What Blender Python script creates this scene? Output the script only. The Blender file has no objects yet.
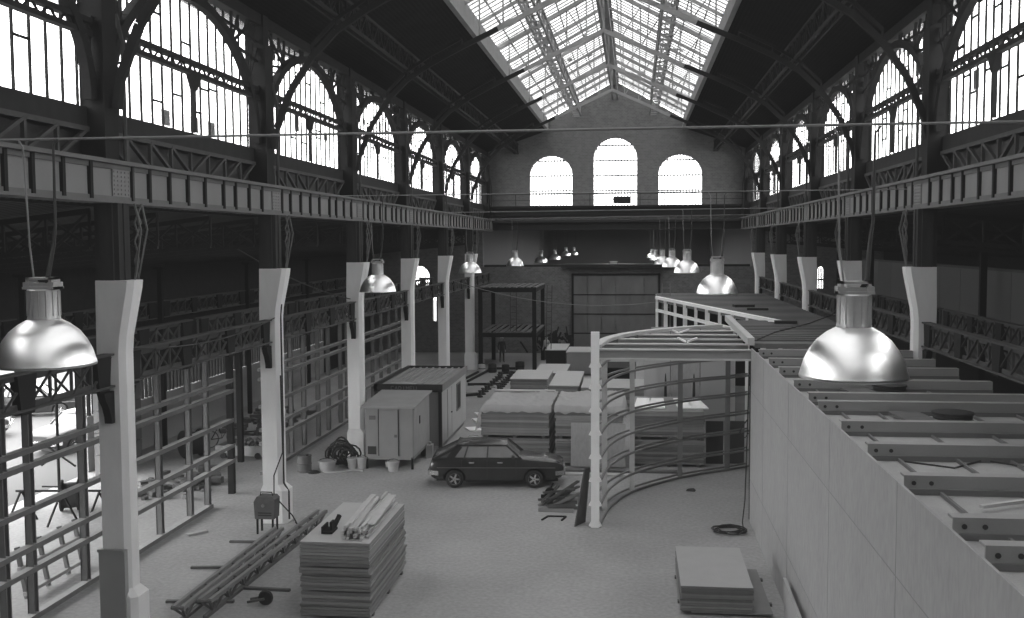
import bpy, bmesh, math, random
from mathutils import noise as mnoise
from mathutils import Vector, Matrix
R = random.Random(7)
PI = math.pi
SC = bpy.context.scene
COL = SC.collection

# ------------------------------------------------------------------ materials
def mat(name, g, rough=.85, var=.12, scale=2.5, metal=0., fine=.06, fscale=40., bump=0., obj=0., stretch=None, spec=.3, streak=None):
    m = bpy.data.materials.new(name); m.use_nodes = True
    nt = m.node_tree; N = nt.nodes; L = nt.links
    b = N['Principled BSDF']
    b.inputs['Roughness'].default_value = rough; b.inputs['Metallic'].default_value = metal
    b.inputs['Specular IOR Level'].default_value = spec
    tc = N.new('ShaderNodeTexCoord'); vec = tc.outputs['Object']
    if stretch:
        mp = N.new('ShaderNodeMapping'); mp.inputs['Scale'].default_value = stretch
        L.new(vec, mp.inputs['Vector']); vec = mp.outputs['Vector']
    def noise(s, d=4):
        n = N.new('ShaderNodeTexNoise'); n.inputs['Scale'].default_value = s; n.inputs['Detail'].default_value = d
        L.new(vec, n.inputs['Vector']); return n.outputs['Fac']
    def math_(op, a, bb):
        n = N.new('ShaderNodeMath'); n.operation = op
        for i, x in enumerate((a, bb)):
            if isinstance(x, (int, float)): n.inputs[i].default_value = x
            else: L.new(x, n.inputs[i])
        return n.outputs[0]
    big = noise(scale); sm = noise(fscale, 2)
    v = math_('ADD', math_('MULTIPLY', math_('SUBTRACT', big, .5), 2.6 * var), math_('MULTIPLY', math_('SUBTRACT', sm, .5), 2.6 * fine))
    if streak:
        axis, sc_, amt = streak
        w = N.new('ShaderNodeTexWave'); w.wave_type = 'BANDS'; w.bands_direction = axis
        w.inputs['Scale'].default_value = sc_; w.inputs['Distortion'].default_value = .15
        L.new(tc.outputs['Object'], w.inputs['Vector'])
        v = math_('ADD', v, math_('MULTIPLY', math_('SUBTRACT', w.outputs['Fac'], .5), amt))
    if obj:
        oi = N.new('ShaderNodeObjectInfo')
        v = math_('ADD', v, math_('MULTIPLY', math_('SUBTRACT', oi.outputs['Random'], .5), obj * 2))
    v = math_('MULTIPLY', math_('ADD', v, 1.), g)
    cc = N.new('ShaderNodeCombineColor')
    for i in range(3): L.new(v, cc.inputs[i])
    L.new(cc.outputs[0], b.inputs['Base Color'])
    if bump:
        bp = N.new('ShaderNodeBump'); bp.inputs['Strength'].default_value = bump; bp.inputs['Distance'].default_value = .05
        L.new(sm, bp.inputs['Height']); L.new(bp.outputs[0], b.inputs['Normal'])
    return m

def glass_mat(name, tr, diff, var=.1, scale=.6, transl=.5):
    m = bpy.data.materials.new(name); m.use_nodes = True
    nt = m.node_tree; N = nt.nodes; L = nt.links
    N.remove(N['Principled BSDF']); out = N['Material Output']
    t = N.new('ShaderNodeBsdfTransparent'); d = N.new('ShaderNodeBsdfDiffuse'); u = N.new('ShaderNodeBsdfTranslucent')
    for x in (d, u): x.inputs['Color'].default_value = (.75, .75, .75, 1)
    mx = N.new('ShaderNodeMixShader'); mx.inputs[0].default_value = transl
    L.new(d.outputs[0], mx.inputs[1]); L.new(u.outputs[0], mx.inputs[2])
    m2 = N.new('ShaderNodeMixShader'); m2.inputs[0].default_value = diff
    L.new(t.outputs[0], m2.inputs[1]); L.new(mx.outputs[0], m2.inputs[2]); L.new(m2.outputs[0], out.inputs[0])
    n = N.new('ShaderNodeTexNoise'); n.inputs['Scale'].default_value = scale; n.inputs['Detail'].default_value = 5
    tc = N.new('ShaderNodeTexCoord'); L.new(tc.outputs['Object'], n.inputs['Vector'])
    mr = N.new('ShaderNodeMapRange'); mr.inputs['From Min'].default_value = .3; mr.inputs['From Max'].default_value = .7
    mr.inputs['To Min'].default_value = tr * (1 - var); mr.inputs['To Max'].default_value = tr * (1 + var)
    L.new(n.outputs['Fac'], mr.inputs['Value'])
    cc = N.new('ShaderNodeCombineColor')
    for i in range(3): L.new(mr.outputs[0], cc.inputs[i])
    L.new(cc.outputs[0], t.inputs['Color'])
    return m

def brick_mat(name, g1, g2, mortar, scale):
    m = mat(name, g1, var=.2)
    nt = m.node_tree; N = nt.nodes; L = nt.links
    b = N['Principled BSDF']; src = b.inputs['Base Color'].links[0].from_socket
    br = N.new('ShaderNodeTexBrick'); br.inputs['Scale'].default_value = scale
    br.inputs['Color1'].default_value = (1, 1, 1, 1); br.inputs['Color2'].default_value = (g2,) * 3 + (1,)
    br.inputs['Mortar'].default_value = (mortar,) * 3 + (1,); br.inputs['Mortar Size'].default_value = .015
    tc = N.new('ShaderNodeTexCoord'); mp = N.new('ShaderNodeMapping'); mp.inputs['Rotation'].default_value = (PI / 2, 0, 0)
    L.new(tc.outputs['Object'], mp.inputs['Vector']); L.new(mp.outputs[0], br.inputs['Vector'])
    mx = N.new('ShaderNodeMix'); mx.data_type = 'RGBA'; mx.blend_type = 'MULTIPLY'; mx.inputs['Factor'].default_value = 1
    L.new(src, mx.inputs['A']); L.new(br.outputs['Color'], mx.inputs['B'])
    L.new(mx.outputs['Result'], b.inputs['Base Color'])
    return m

M = dict(
    floor=mat('floor_concrete', .31, .85, .22, .30, fine=.22, fscale=9., bump=.2, spec=.2),
    ground=mat('yard_ground', .055, .9, .08, .2),
    brick=brick_mat('brick_wall', .115, .75, 1.35, 2.2),
    brick_dark=brick_mat('brick_wall_dark', .15, .7, 1.3, 2.2),
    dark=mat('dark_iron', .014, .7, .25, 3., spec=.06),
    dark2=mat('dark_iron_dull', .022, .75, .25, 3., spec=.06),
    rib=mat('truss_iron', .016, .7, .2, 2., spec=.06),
    truss_top=mat('truss_iron_glare', .24, .8, .2, 2.),  # dark iron made paler, glare and haze under the glass put into colour
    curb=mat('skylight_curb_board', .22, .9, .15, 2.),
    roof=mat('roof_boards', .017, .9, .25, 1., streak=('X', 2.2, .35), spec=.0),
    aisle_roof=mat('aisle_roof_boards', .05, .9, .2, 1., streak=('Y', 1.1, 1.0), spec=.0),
    web=mat('girder_web_paint', .19, .75, .12, 1.5, stretch=(1, 1, .5), spec=.15),
    flange=mat('girder_flange_paint', .12, .75, .15, 2., spec=.15),
    stiff=mat('girder_stiffener_paint', .016, .75, .15, 2., spec=.05),
    white=mat('white_casing_paint', .74, .8, .10, 1.6, fine=.04, stretch=(2, 2, .6), spec=.2),
    grey_panel=mat('grey_dado_paint', .27, .85, .1, 2., fine=.12, fscale=60),
    shaft=mat('column_dark_shaft', .035, .7, .3, 3., stretch=(3, 3, .4), spec=.1),
    lattice=mat('lattice_iron', .06, .75, .2, 4., spec=.1),
    lattice_d=mat('lattice_iron_dark', .03, .8, .2, 4., spec=.05),
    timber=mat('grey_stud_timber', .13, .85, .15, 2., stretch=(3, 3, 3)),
    timber_top=mat('pale_and_lit_timber', .36, .85, .18, 2.5),
    white_wood=mat('white_frame_timber', .85, .75, .08, 2.),
    pale_wood=mat('pale_timber', .48, .8, .12, 2.5),
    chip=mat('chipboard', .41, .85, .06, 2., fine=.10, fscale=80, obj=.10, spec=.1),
    chip_edge=mat('chipboard_shaded_edges', .21, .85, .1, 4., obj=.34),
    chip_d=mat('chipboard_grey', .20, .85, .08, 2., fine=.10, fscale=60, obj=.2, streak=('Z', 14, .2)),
    plaster=mat('plasterboard', .34, .85, .09, .9, fine=.14, fscale=14, stretch=(1, 1, .35), spec=.1),
    plaster_l=mat('plasterboard_pale', .36, .85, .05, .7),
    seam=mat('board_seam', .25, .9, spec=.1),
    joist=mat('steel_joist', .26, .5, .1, 2., spec=.4),
    joist_d=mat('steel_joist_web', .13, .6, .1, 2.),
    deckboard=mat('fibre_deck_board', .36, .9, .12, 3., fine=.15, fscale=50),
    corr=mat('corrugated_deck', .14, .8, .15, .8, streak=('Y', 2.1, .5)),
    car=mat('car_paint_dark', .022, .25, .1, 1., spec=.5),
    carw=mat('car_paint_white', .035, .3, .05, 1.),
    carg=mat('car_paint_grey', .012, .3, .05, 1.),
    glass=mat('car_window_glass', .10, .12, .2, 3., spec=.8),
    rubber=mat('tyre_rubber', .02, .8),
    chrome=mat('bright_metal', .75, .25, .05, 3., metal=1.),
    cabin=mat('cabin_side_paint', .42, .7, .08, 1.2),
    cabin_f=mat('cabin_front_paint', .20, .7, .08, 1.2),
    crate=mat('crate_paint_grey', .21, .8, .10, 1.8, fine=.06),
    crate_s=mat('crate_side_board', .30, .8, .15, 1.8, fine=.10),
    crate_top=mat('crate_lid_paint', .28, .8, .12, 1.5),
    cabin_roof=mat('cabin_roof_felt', .25, .85, .25, 1.5),
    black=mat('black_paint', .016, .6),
    black_panel=mat('black_panel_board', .055, .7, .1, 2.),
    letter=mat('sign_letter_paint', .10, .7),
    cable=mat('black_cable', .02, .6),
    wire=mat('grey_wire', .16, .6),
    alu=mat('spun_aluminium', .95, .31, .02, 2., metal=1., fine=.02),
    zinc=mat('lamp_housing_zinc', .42, .42, .1, 4., metal=.6),
    lampin=mat('lamp_inner_white', .6, .5),
    rust=mat('rusty_steel', .10, .8, .3, 4.),
    steel=mat('grey_steel_section', .17, .6, .15, 3.),
    machine=mat('machine_paint', .08, .7, .25, 5.),
    skin=mat('skin', .42, .6), cloth_d=mat('dark_work_clothes', .04, .9), cloth_l=mat('pale_shirt', .5, .9), hair=mat('dark_hair', .03, .8), helmet=mat('pale_helmet', .6, .4),
    plastic=glass_mat('plastic_sheeting', .9, .52, .08, 2., .35),
    bucket=mat('white_bucket', .36, .6, .15, 4.),
    panel_wall=mat('pale_wall_panels', .09, .8, .06, .6),
    precast=mat('precast_panel', .13, .85, .08, .8),
    concrete=mat('precast_concrete', .28, .85, .08, .8),
    door_dark=mat('dark_gate_boards', .13, .7, .3, 1.2, stretch=(1, 1, .5)),
    far=mat('far_hall_surface', .13, .9, .1, .3),
    pane=glass_mat('window_glass', .80, .25, .10, .9),
    pane_sky=glass_mat('skylight_glass', .38, .25, .22, .5),
)

nt = M['alu'].node_tree; tn = nt.nodes.new('ShaderNodeTangent'); tn.direction_type = 'RADIAL'; tn.axis = 'Z'
bs = nt.nodes['Principled BSDF']; nt.links.new(tn.outputs[0], bs.inputs['Tangent']); bs.inputs['Anisotropic'].default_value = .8
# ------------------------------------------------------------------ mesh building
class MB:
    def __init__(s): s.v = []; s.f = []
    def add(s, vs, fs):
        o = len(s.v); s.v += [tuple(x) for x in vs]; s.f += [tuple(o + i for i in q) for q in fs]; return s
    def box(s, x0, x1, y0, y1, z0, z1):
        return s.add([(x0,y0,z0),(x1,y0,z0),(x1,y1,z0),(x0,y1,z0),(x0,y0,z1),(x1,y0,z1),(x1,y1,z1),(x0,y1,z1)],
                     [(3,2,1,0),(4,5,6,7),(0,1,5,4),(1,2,6,5),(2,3,7,6),(3,0,4,7)])
    def bar(s, p, q, w, h=None, up=(0,0,1)):
        h = h or w; p = Vector(p); q = Vector(q); d = (q - p).normalized(); u = Vector(up)
        if abs(d.dot(u)) > .98: u = Vector((0,1,0)) if abs(d.y) < .9 else Vector((1,0,0))
        x = d.cross(u).normalized() * (w / 2); y = x.cross(d).normalized() * (h / 2)
        vs = [p-x-y, p+x-y, p+x+y, p-x+y, q-x-y, q+x-y, q+x+y, q-x+y]
        return s.add(vs, [(3,2,1,0),(4,5,6,7),(0,1,5,4),(1,2,6,5),(2,3,7,6),(3,0,4,7)])
    def path(s, pts, w, h=None, up=(0,0,1)):
        for a, b in zip(pts, pts[1:]): s.bar(a, b, w, h, up)
        return s
    def tube(s, pts, r, n=8, closed=False, caps=True):
        pts = [Vector(p) for p in pts]; m = len(pts); o = len(s.v); ref = None
        for i, p in enumerate(pts):
            if closed: d = pts[(i+1) % m] - pts[i-1]
            else: d = pts[min(i+1, m-1)] - pts[max(i-1, 0)]
            d.normalize()
            if ref is None: ref = Vector((0,0,1)) if abs(d.z) < .9 else Vector((1,0,0))
            x = d.cross(ref); 
            if x.length < 1e-4: x = d.cross(Vector((.3,.9,.1)))
            x.normalize(); y = x.cross(d).normalized(); ref = y
            rr = r[i] if isinstance(r, (list, tuple)) else r
            for k in range(n):
                a = 2 * PI * k / n; s.v.append(tuple(p + x * (rr * math.cos(a)) + y * (rr * math.sin(a))))
        for i in range(m if closed else m - 1):
            a = o + i * n; b = o + ((i + 1) % m) * n
            for k in range(n): s.f.append((a + k, a + (k+1) % n, b + (k+1) % n, b + k))
        if caps and not closed:
            s.f.append(tuple(o + k for k in range(n))[::-1]); s.f.append(tuple(o + (m-1) * n + k for k in range(n)))
        return s
    def lathe(s, prof, n=24, c=(0,0,0), axis='z'):
        o = len(s.v)
        for r, z in prof:
            for k in range(n):
                a = 2 * PI * k / n
                p = (r * math.cos(a), r * math.sin(a), z)
                if axis == 'y': p = (p[0], p[2], p[1])
                if axis == 'x': p = (p[2], p[0], p[1])
                s.v.append((c[0]+p[0], c[1]+p[1], c[2]+p[2]))
        for i in range(len(prof) - 1):
            a = o + i * n; b = a + n
            for k in range(n): s.f.append((a + k, a + (k+1) % n, b + (k+1) % n, b + k))
        if prof[0][0] > 1e-6: s.f.append(tuple(o + k for k in range(n))[::-1])
        if prof[-1][0] > 1e-6: s.f.append(tuple(o + (len(prof)-1) * n + k for k in range(n)))
        return s
    def prism(s, poly, plane, a, b):
        """poly 2d list extruded from a to b along the axis that is left out of plane"""
        def P(u, v, w):
            return {'xy': (u, v, w), 'xz': (u, w, v), 'yz': (w, u, v)}[plane]
        n = len(poly)
        vs = [P(u, v, a) for u, v in poly] + [P(u, v, b) for u, v in poly]
        return s.add(vs, [tuple(range(n))[::-1], tuple(range(n, 2*n))] + [(i, (i+1) % n, n + (i+1) % n, n + i) for i in range(n)])
    def mesh(s, name, material, smooth=0):
        me = bpy.data.meshes.new(name); me.from_pydata(s.v, [], s.f)
        bm = bmesh.new(); bm.from_mesh(me); bmesh.ops.recalc_face_normals(bm, faces=bm.faces); bm.to_mesh(me); bm.free()
        if material: me.materials.append(material)
        if smooth:
            for p in me.polygons: p.use_smooth = True
            me.set_sharp_from_angle(angle=math.radians(smooth))
        return me

def link(name, me, parent=None, loc=(0,0,0), world=False):
    o = bpy.data.objects.new(name, me); COL.objects.link(o)
    o.location = loc
    if parent is not None:
        o.parent = parent
        if world: o.location = Vector(loc) - parent.location
    return o
def part(name, mb, material, parent, smooth=0, world=False, label=None):
    o = link(name, mb.mesh(name, material, smooth), parent, world=world)
    if label: o['label'] = label
    return o
def recenter(o):
    """moves a world-space top-level mesh's origin to the middle of its foot"""
    me = o.data; xs = [v.co for v in me.vertices]
    c = Vector(((min(v.x for v in xs)+max(v.x for v in xs))/2, (min(v.y for v in xs)+max(v.y for v in xs))/2, min(v.z for v in xs)))
    me.transform(Matrix.Translation(-c)); o.location = c
def tag(o, label, cat, group=None, kind='thing'):
    o['label'] = label; o['category'] = cat; o['kind'] = kind
    if group: o['group'] = group
    return o
def thing(name, label, cat, loc=(0,0,0), rz=0., group=None, kind='thing'):
    o = bpy.data.objects.new(name, None); COL.objects.link(o); o.empty_display_size = .2
    o.location = loc; o.rotation_euler = (0, 0, rz)
    return tag(o, label, cat, group, kind)
def solo(name, mb, material, label, cat, group=None, smooth=0, loc=None, rz=0):
    o = link(name, mb.mesh(name, material, smooth))
    if loc is None: recenter(o)
    else: o.location = loc; o.rotation_euler = (0, 0, rz)
    return tag(o, label, cat, group)
def struct(name, mb, material, parent=None, smooth=0):
    o = link(name, mb.mesh(name, material, smooth), parent)
    if parent is None: o['kind'] = 'structure'
    return o
def dup(root, loc=None, rz=None, label=None, group=None):
    def cp(o, par):
        c = o.copy(); COL.objects.link(c)
        if par is not None: c.parent = par; c.matrix_parent_inverse = o.matrix_parent_inverse.copy()
        for ch in [x for x in bpy.data.objects if x.parent == o]: cp(ch, c)
        return c
    kids = {}
    c = cp(root, None)
    if loc is not None: c.location = loc
    if rz is not None: c.rotation_euler = (0, 0, rz)
    if label: c['label'] = label
    if group: c['group'] = group
    return c
def catenary(p, q, sag, n=14):
    p = Vector(p); q = Vector(q)
    return [p.lerp(q, i / n) - Vector((0, 0, sag * 4 * (i / n) * (1 - i / n))) for i in range(n + 1)]

# ------------------------------------------------------------------ key dimensions (metres, hall axis = +Y)
XL, XR, XM = -10.80, 8.01, -1.42
Y0, B = 20.35, 9.357
YE = 77.35
COLS = range(-3, 7)
def cy(i): return Y0 + B * i
def side_x(s, d): return XL - d if s < 0 else XR + d          # d metres outwards from the column line

# ------------------------------------------------------------------ setting: floor, walls, roof
struct('floor', MB().box(-20, 20, -9, 170, -.3, 0), M['floor'])
struct('ground_yard', MB().box(-110, -20.02, -40, 150, -.35, -.02), M['ground'])

def gable():
    bm = bmesh.new()
    outer = [(-11.6, 9.3), (8.8, 9.3), (8.8, 15.0), (3.57, 16.75), (3.57, 17.5), (XM, 20.25), (-6.4, 17.5), (-6.4, 16.75), (-11.6, 15.0)]
    loops = [outer]
    for x0, x1, zs, zp, zt in WINS:
        c, a, b = (x0+x1)/2, (x1-x0)/2, zt - zp
        loops.append([(x0, zs), (x1, zs)] + [(c + a*math.cos(t), zp + b*math.sin(t)) for t in [PI*k/24 for k in range(0, 25)]])
    es = []
    for lp in loops:
        vs = [bm.verts.new((x, 0, z)) for x, z in lp]
        es += [bm.edges.new((vs[i], vs[(i+1) % len(vs)])) for i in range(len(vs))]
    bmesh.ops.triangle_fill(bm, use_beauty=True, edges=es)
    r = bmesh.ops.extrude_face_region(bm, geom=bm.faces[:])
    bmesh.ops.translate(bm, vec=(0, .6, 0), verts=[v for v in r['geom'] if isinstance(v, bmesh.types.BMVert)])
    bmesh.ops.recalc_face_normals(bm, faces=bm.faces)
    me = bpy.data.meshes.new('wall_end'); bm.to_mesh(me); bm.free()
    me.materials.append(M['brick'])
    o = link('wall_end', me, loc=(0, YE, 0)); o['kind'] = 'structure'
WINS = [(-7.80, -4.60, 11.1, 13.4, 14.86), (-3.0, .2, 11.07, 14.6, 16.13), (1.8, 4.98, 11.05, 13.36, 14.82)]
gable()
wn = 0
def window(name_n, mbg, glass, bars):
    f = struct('window_%d' % name_n, bars[0], bars[1]); struct('pane', mbg, glass, f); return f
for (x0, x1, zs, zp, zt) in WINS:
    wn += 1
    c, a, b = (x0+x1)/2, (x1-x0)/2, zt - zp
    arc = [(c + a*math.cos(PI*k/24), zp + b*math.sin(PI*k/24)) for k in range(25)]
    g = MB().prism([(x0, zs), (x1, zs)] + arc, 'xz', YE+.38, YE+.40)
    m = MB()
    n = 14
    for k in range(1, n):
        x = x0 + (x1-x0)*k/n; h = zp + b*math.sqrt(max(0, 1-((x-c)/a)**2))
        m.box(x-.03, x+.03, YE+.31, YE+.35, zs, h)
    z = zs + 1.15
    while z < zt - .2:
        hw = a if z < zp else a*math.sqrt(max(0, 1-((z-zp)/b)**2))
        m.box(c-hw, c+hw, YE+.3, YE+.35, z-.05, z+.05); z += 1.12
    m.box(x0, x1, YE+.25, YE+.4, zs, zs+.06)
    window(wn, g, M['pane'], (m, M['dark2']))
# small dark box standing on the middle window's sill
bxm = MB().box(-1.55, -.25, YE-.25, YE+.15, 11.25, 11.78)
o = solo('sill_box', bxm, M['dark2'], 'small dark box at the foot of the tall middle arched window', 'box')
# cornice and lower end wall
m = MB().box(-10.6, 7.8, YE-.5, YE-.01, 10.35, 11.05).box(-10.6, 7.8, YE-.75, YE-.01, 10.95, 11.1); struct('trim_1', m, M['dark'])
m = MB().box(-10.6, 7.8, YE-1.0, YE-.5, 9.85, 10.02).box(-10.6, 7.8, YE-.6, YE-.02, 9.3, 9.86); struct('trim_2', m, M['dark2'])
m = MB()
m.tube([(-10.6, YE-.9, 11.95), (7.9, YE-.9, 11.95)], .035, 6).tube([(-10.6, YE-.9, 11.5), (7.9, YE-.9, 11.5)], .02, 6)
for k in range(11): m.tube([(-10.6 + 1.84*k, YE-.9, 11.0), (-10.6 + 1.84*k, YE-.9, 11.95)], .025, 6)
rl = solo('guard_rail', m, M['rib'], 'thin metal guard rail along the ledge below the three arched end windows', 'railing')
struct('wall_end_lower', MB().box(-11.4, 8.6, YE, YE+.5, 0, 6.55), M['brick_dark'])
def aisle_end(name, x0, x1, wx0, wx1, zs, zt, n, slot=None):
    c, a = (wx0+wx1)/2, (wx1-wx0)/2
    bm = bmesh.new(); loops = [[(x0, 0), (x1, 0), (x1, 10.8), (x0, 10.8)], [(wx0, zs), (wx1, zs)] + [(c+a*math.cos(PI*k/12), zt-a+a*math.sin(PI*k/12)) for k in range(13)]]
    if slot: loops.append([(slot[0], slot[2]), (slot[1], slot[2]), (slot[1], slot[3]), (slot[0], slot[3])])
    es = []
    for lp in loops:
        vs = [bm.verts.new((x, 0, z)) for x, z in lp]; es += [bm.edges.new((vs[i], vs[(i+1) % len(vs)])) for i in range(len(vs))]
    bmesh.ops.triangle_fill(bm, use_beauty=True, edges=es)
    g = bmesh.ops.extrude_face_region(bm, geom=bm.faces[:]); bmesh.ops.translate(bm, vec=(0, .4, 0), verts=[v for v in g['geom'] if isinstance(v, bmesh.types.BMVert)])
    bmesh.ops.recalc_face_normals(bm, faces=bm.faces); me = bpy.data.meshes.new(name); bm.to_mesh(me); bm.free(); me.materials.append(M['brick_dark'])
    o = link(name, me, loc=(0, YE, 0)); o['kind'] = 'structure'
    m = MB()
    for k in range(1, 4): m.box(wx0+(wx1-wx0)*k/4-.04, wx0+(wx1-wx0)*k/4+.04, YE+.2, YE+.26, zs, zt-.1)
    m.box(wx0, wx1, YE+.2, YE+.26, (zs+zt)/2-.2, (zs+zt)/2-.1)
    f = struct('window_%d' % n, m, M['dark']); struct('pane', MB().box(wx0-.05, wx1+.05, YE+.28, YE+.3, zs-.05, zt+.05), M['pane'], f)
aisle_end('wall_end_aisle_left', -20.3, -11.4, -17.1, -15.55, 5.1, 6.62, 71, (-15.32, -15.02, 2.4, 4.2))
aisle_end('wall_end_aisle_right', 8.6, 20, 13.35, 13.8, 4.9, 6.5, 72)
struct('trim_3', MB().box(-5.4, 2.75, YE-.7, YE+.55, 6.5, 6.75).box(-11.3, -5.4, YE, YE+.55, 6.55, 6.7).box(2.75, 8.5, YE, YE+.55, 6.55, 6.7), M['dark2'])
solo('junction_box', MB().box(-1.75, -1.25, YE-.75, YE-.5, 6.752, 6.95).box(-1.8, -1.2, YE-.8, YE-.45, 6.92, 6.96), M['bucket'], 'small pale box on the ledge above the dark gate', 'box')
# far hall beyond the open strip above the lower wall
struct('wall_far', MB().box(-14, 12, 165, 165.5, 0, 10.4), M['far'])
struct('wall_far_left', MB().box(-14, -13.6, 78, 165, 0, 10.4), M['far'])
struct('wall_far_right', MB().box(11.6, 12, 78, 165, 0, 10.4), M['far'])
struct('ceiling_far', MB().box(-14, -2.6, 78.2, 165, 10.3, 10.5).box(-.2, 12, 78.2, 165, 10.3, 10.5).box(-2.6, -.2, 152, 165, 10.3, 10.5), M['far'])
struct('floor_far', MB().box(-14, 12, 78, 165, 0, .02), M['far'])
# dark gate of square boards in the lower wall
gt = thing('sliding_gate', 'wide dark gate of weathered square boards closing the far end wall', 'gate', (-1.39, YE-.3, 0))
m = MB()
for r in range(4):
    for c in range(6):
        m.box(-4.5+c*1.05+.02, -4.5+(c+1)*1.05-.02, YE-.22, YE-.12, .1+r*1.45+.03, .1+(r+1)*1.45-.03)
part('board_panel', m, M['door_dark'], gt, world=True)
m = MB().box(-4.65, -4.5, YE-.28, YE-.02, 0, 6).box(1.8, 1.95, YE-.28, YE-.02, 0, 6).box(-4.65, 1.95, YE-.28, YE-.02, 5.9, 6.05)
for r in range(1, 4): m.box(-4.5, 1.8, YE-.25, YE-.1, .1+r*1.45-.04, .1+r*1.45+.04)
part('gate_frame', m, M['dark'], gt, world=True)

# roof slopes and skylight
def slope(name, pts, t, material, y0=-9, y1=YE+.3):
    (xa, za), (xb, zb) = pts
    return struct(name, MB().prism([(xa, za), (xb, zb), (xb, zb+t), (xa, za+t)], 'xz', y0, y1), material)
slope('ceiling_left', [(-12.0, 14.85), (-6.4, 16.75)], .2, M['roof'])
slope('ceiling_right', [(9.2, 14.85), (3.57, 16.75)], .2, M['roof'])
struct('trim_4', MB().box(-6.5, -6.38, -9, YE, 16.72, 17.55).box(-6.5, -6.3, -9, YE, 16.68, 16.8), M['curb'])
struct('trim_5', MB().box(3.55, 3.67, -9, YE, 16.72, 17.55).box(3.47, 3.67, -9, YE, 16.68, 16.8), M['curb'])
EDGE, RIDGE = 17.55, 20.25
def skylight(n, xe):
    dx = XM - xe; dz = RIDGE - EDGE
    nx, nz = -dz / math.hypot(dx, dz) * (1 if dx > 0 else -1), abs(dx) / math.hypot(dx, dz)
    L_ = lambda t, h=0: (xe + dx*t + nx*h, EDGE + dz*t + nz*h)
    (a, b), (c, d) = L_(0, .06), L_(1, .06)
    g = MB().prism([(a, b), (c, d), (c, d+.02), (a, b+.02)], 'xz', -9, YE)
    m = MB(); y = -8.9
    k = 0
    while y < YE:
        (a, b), (c, d) = L_(.0), L_(1.)
        m.bar((a, y, b), (c, y, d), .035, .05); y += .62
    for t in (.12, .27, .42, .58, .73, .88):
        (a, b) = L_(t, -.04); m.box(a-.025, a+.025, -9, YE, b-.03, b+.03)
    f = struct('window_%d' % n, m, M['truss_top']); struct('pane', g, M['pane_sky'], f)
    # odd dirty / replaced panes
    q = MB(); rr = random.Random(n)
    for _ in range(46):
        i = rr.randrange(20, 136); t0 = rr.choice((0, .12, .27, .42, .58, .73)) + rr.uniform(0, .1); t1 = t0 + rr.choice((.02, .03, .05))
        y = -8.9 + .62*i; (a, b), (c, d) = L_(t0, .1), L_(t1, .1)
        q.add([(a, y, b), (a, y+.62, b), (c, y+.62, d), (c, y, d)], [(0, 1, 2, 3)])
    struct('dirty_pane', q, M['truss_top'], f)
skylight(20, -6.4); skylight(21, 3.57)
# ridge beam, walkway trusses under the glass
def long_lattice(mb, x, z0, z1, ya, yb, step, w=.09):
    mb.box(x-w/2, x+w/2, ya, yb, z0-.05, z0+.05).box(x-w/2, x+w/2, ya, yb, z1-.05, z1+.05)
    y = ya; k = 0
    while y < yb - .01:
        y2 = min(y+step, yb); mb.bar((x, y, z0 if k % 2 else z1), (x, y2, z1 if k % 2 else z0), .05); mb.bar((x, y, z0), (x, y, z1), .05); y = y2; k += 1
m = MB(); long_lattice(m, XM-.18, 18.95, 20.0, -9, YE, 1.17, .14); long_lattice(m, XM+.18, 18.95, 20.0, -9, YE, 1.17, .14)
m.box(XM-.3, XM+.3, -9, YE, 20.0, 20.1)
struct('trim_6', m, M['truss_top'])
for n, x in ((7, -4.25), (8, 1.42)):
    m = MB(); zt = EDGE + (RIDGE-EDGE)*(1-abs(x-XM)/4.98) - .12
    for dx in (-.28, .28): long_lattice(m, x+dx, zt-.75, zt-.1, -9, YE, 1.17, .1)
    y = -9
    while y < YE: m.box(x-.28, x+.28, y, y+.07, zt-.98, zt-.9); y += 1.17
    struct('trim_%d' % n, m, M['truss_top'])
# catwalk purlin trusses under the dark slopes
for n, x in ((9, -8.78), (10, 5.93)):
    m = MB()
    for dx in (-.12, .12): long_lattice(m, x+dx, 15.05, 15.75, -9, YE, .78, .07)
    struct('trim_%d' % n, m, M['rib'])

# roof trusses: curved ribs from each pier and straight chords under the skylight
RIB = [(9.2, 11.2), (9.1, 11.8), (8.65, 12.9), (8.0, 13.85), (7.25, 14.6), (6.3, 15.2), (5.1, 15.8), (3.7, 16.45), (1.9, 17.3), (0, 18.15)]
TOP = [(5.0, 17.45), (0, 20.1)]
def interp(pts, r):
    for (a, za), (b, zb) in zip(pts, pts[1:]):
        if b <= r <= a: return za + (zb-za)*(a-r)/(a-b)
def roof_truss(y, n):
    m = MB(); mt = MB()
    for s in (-1, 1):
        k = 1 if s < 0 else 9.43/9.2
        P = [(XM + s*r*(k if r > 5 else 1), y, z) for r, z in RIB]
        m.path(P[:8], .14, .18); mt.path(P[7:], .14, .18)
        up = [(XM + s*r*(k if r > 5 else 1), y, z+.33+.25*(i > 3)) for i, (r, z) in enumerate(RIB[3:7])]
        m.path(up, .1, .1)
        for a, b in zip(P[3:7], up): m.bar(a, b, .06)
        T = [(XM + s*r, y, z) for r, z in TOP]; mt.path(T, .14, .18)
        for r in (4.4, 3.5, 2.6, 1.7, .8):
            zb = interp(RIB, r); zt = interp(TOP, r)
            mt.bar((XM+s*r, y, zb), (XM+s*r, y, zt), .06)
            r2 = r - .9
            if r2 > 0: mt.bar((XM+s*r, y, zt), (XM+s*r2, y, interp(RIB, r2)), .05)
    mt.bar((XM, y, 18.15), (XM, y, 20.1), .1)
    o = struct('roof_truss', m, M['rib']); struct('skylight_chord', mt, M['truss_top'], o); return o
for i in COLS: 
    if cy(i) < YE - 1: roof_truss(cy(i), i)
m = MB()
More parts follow.
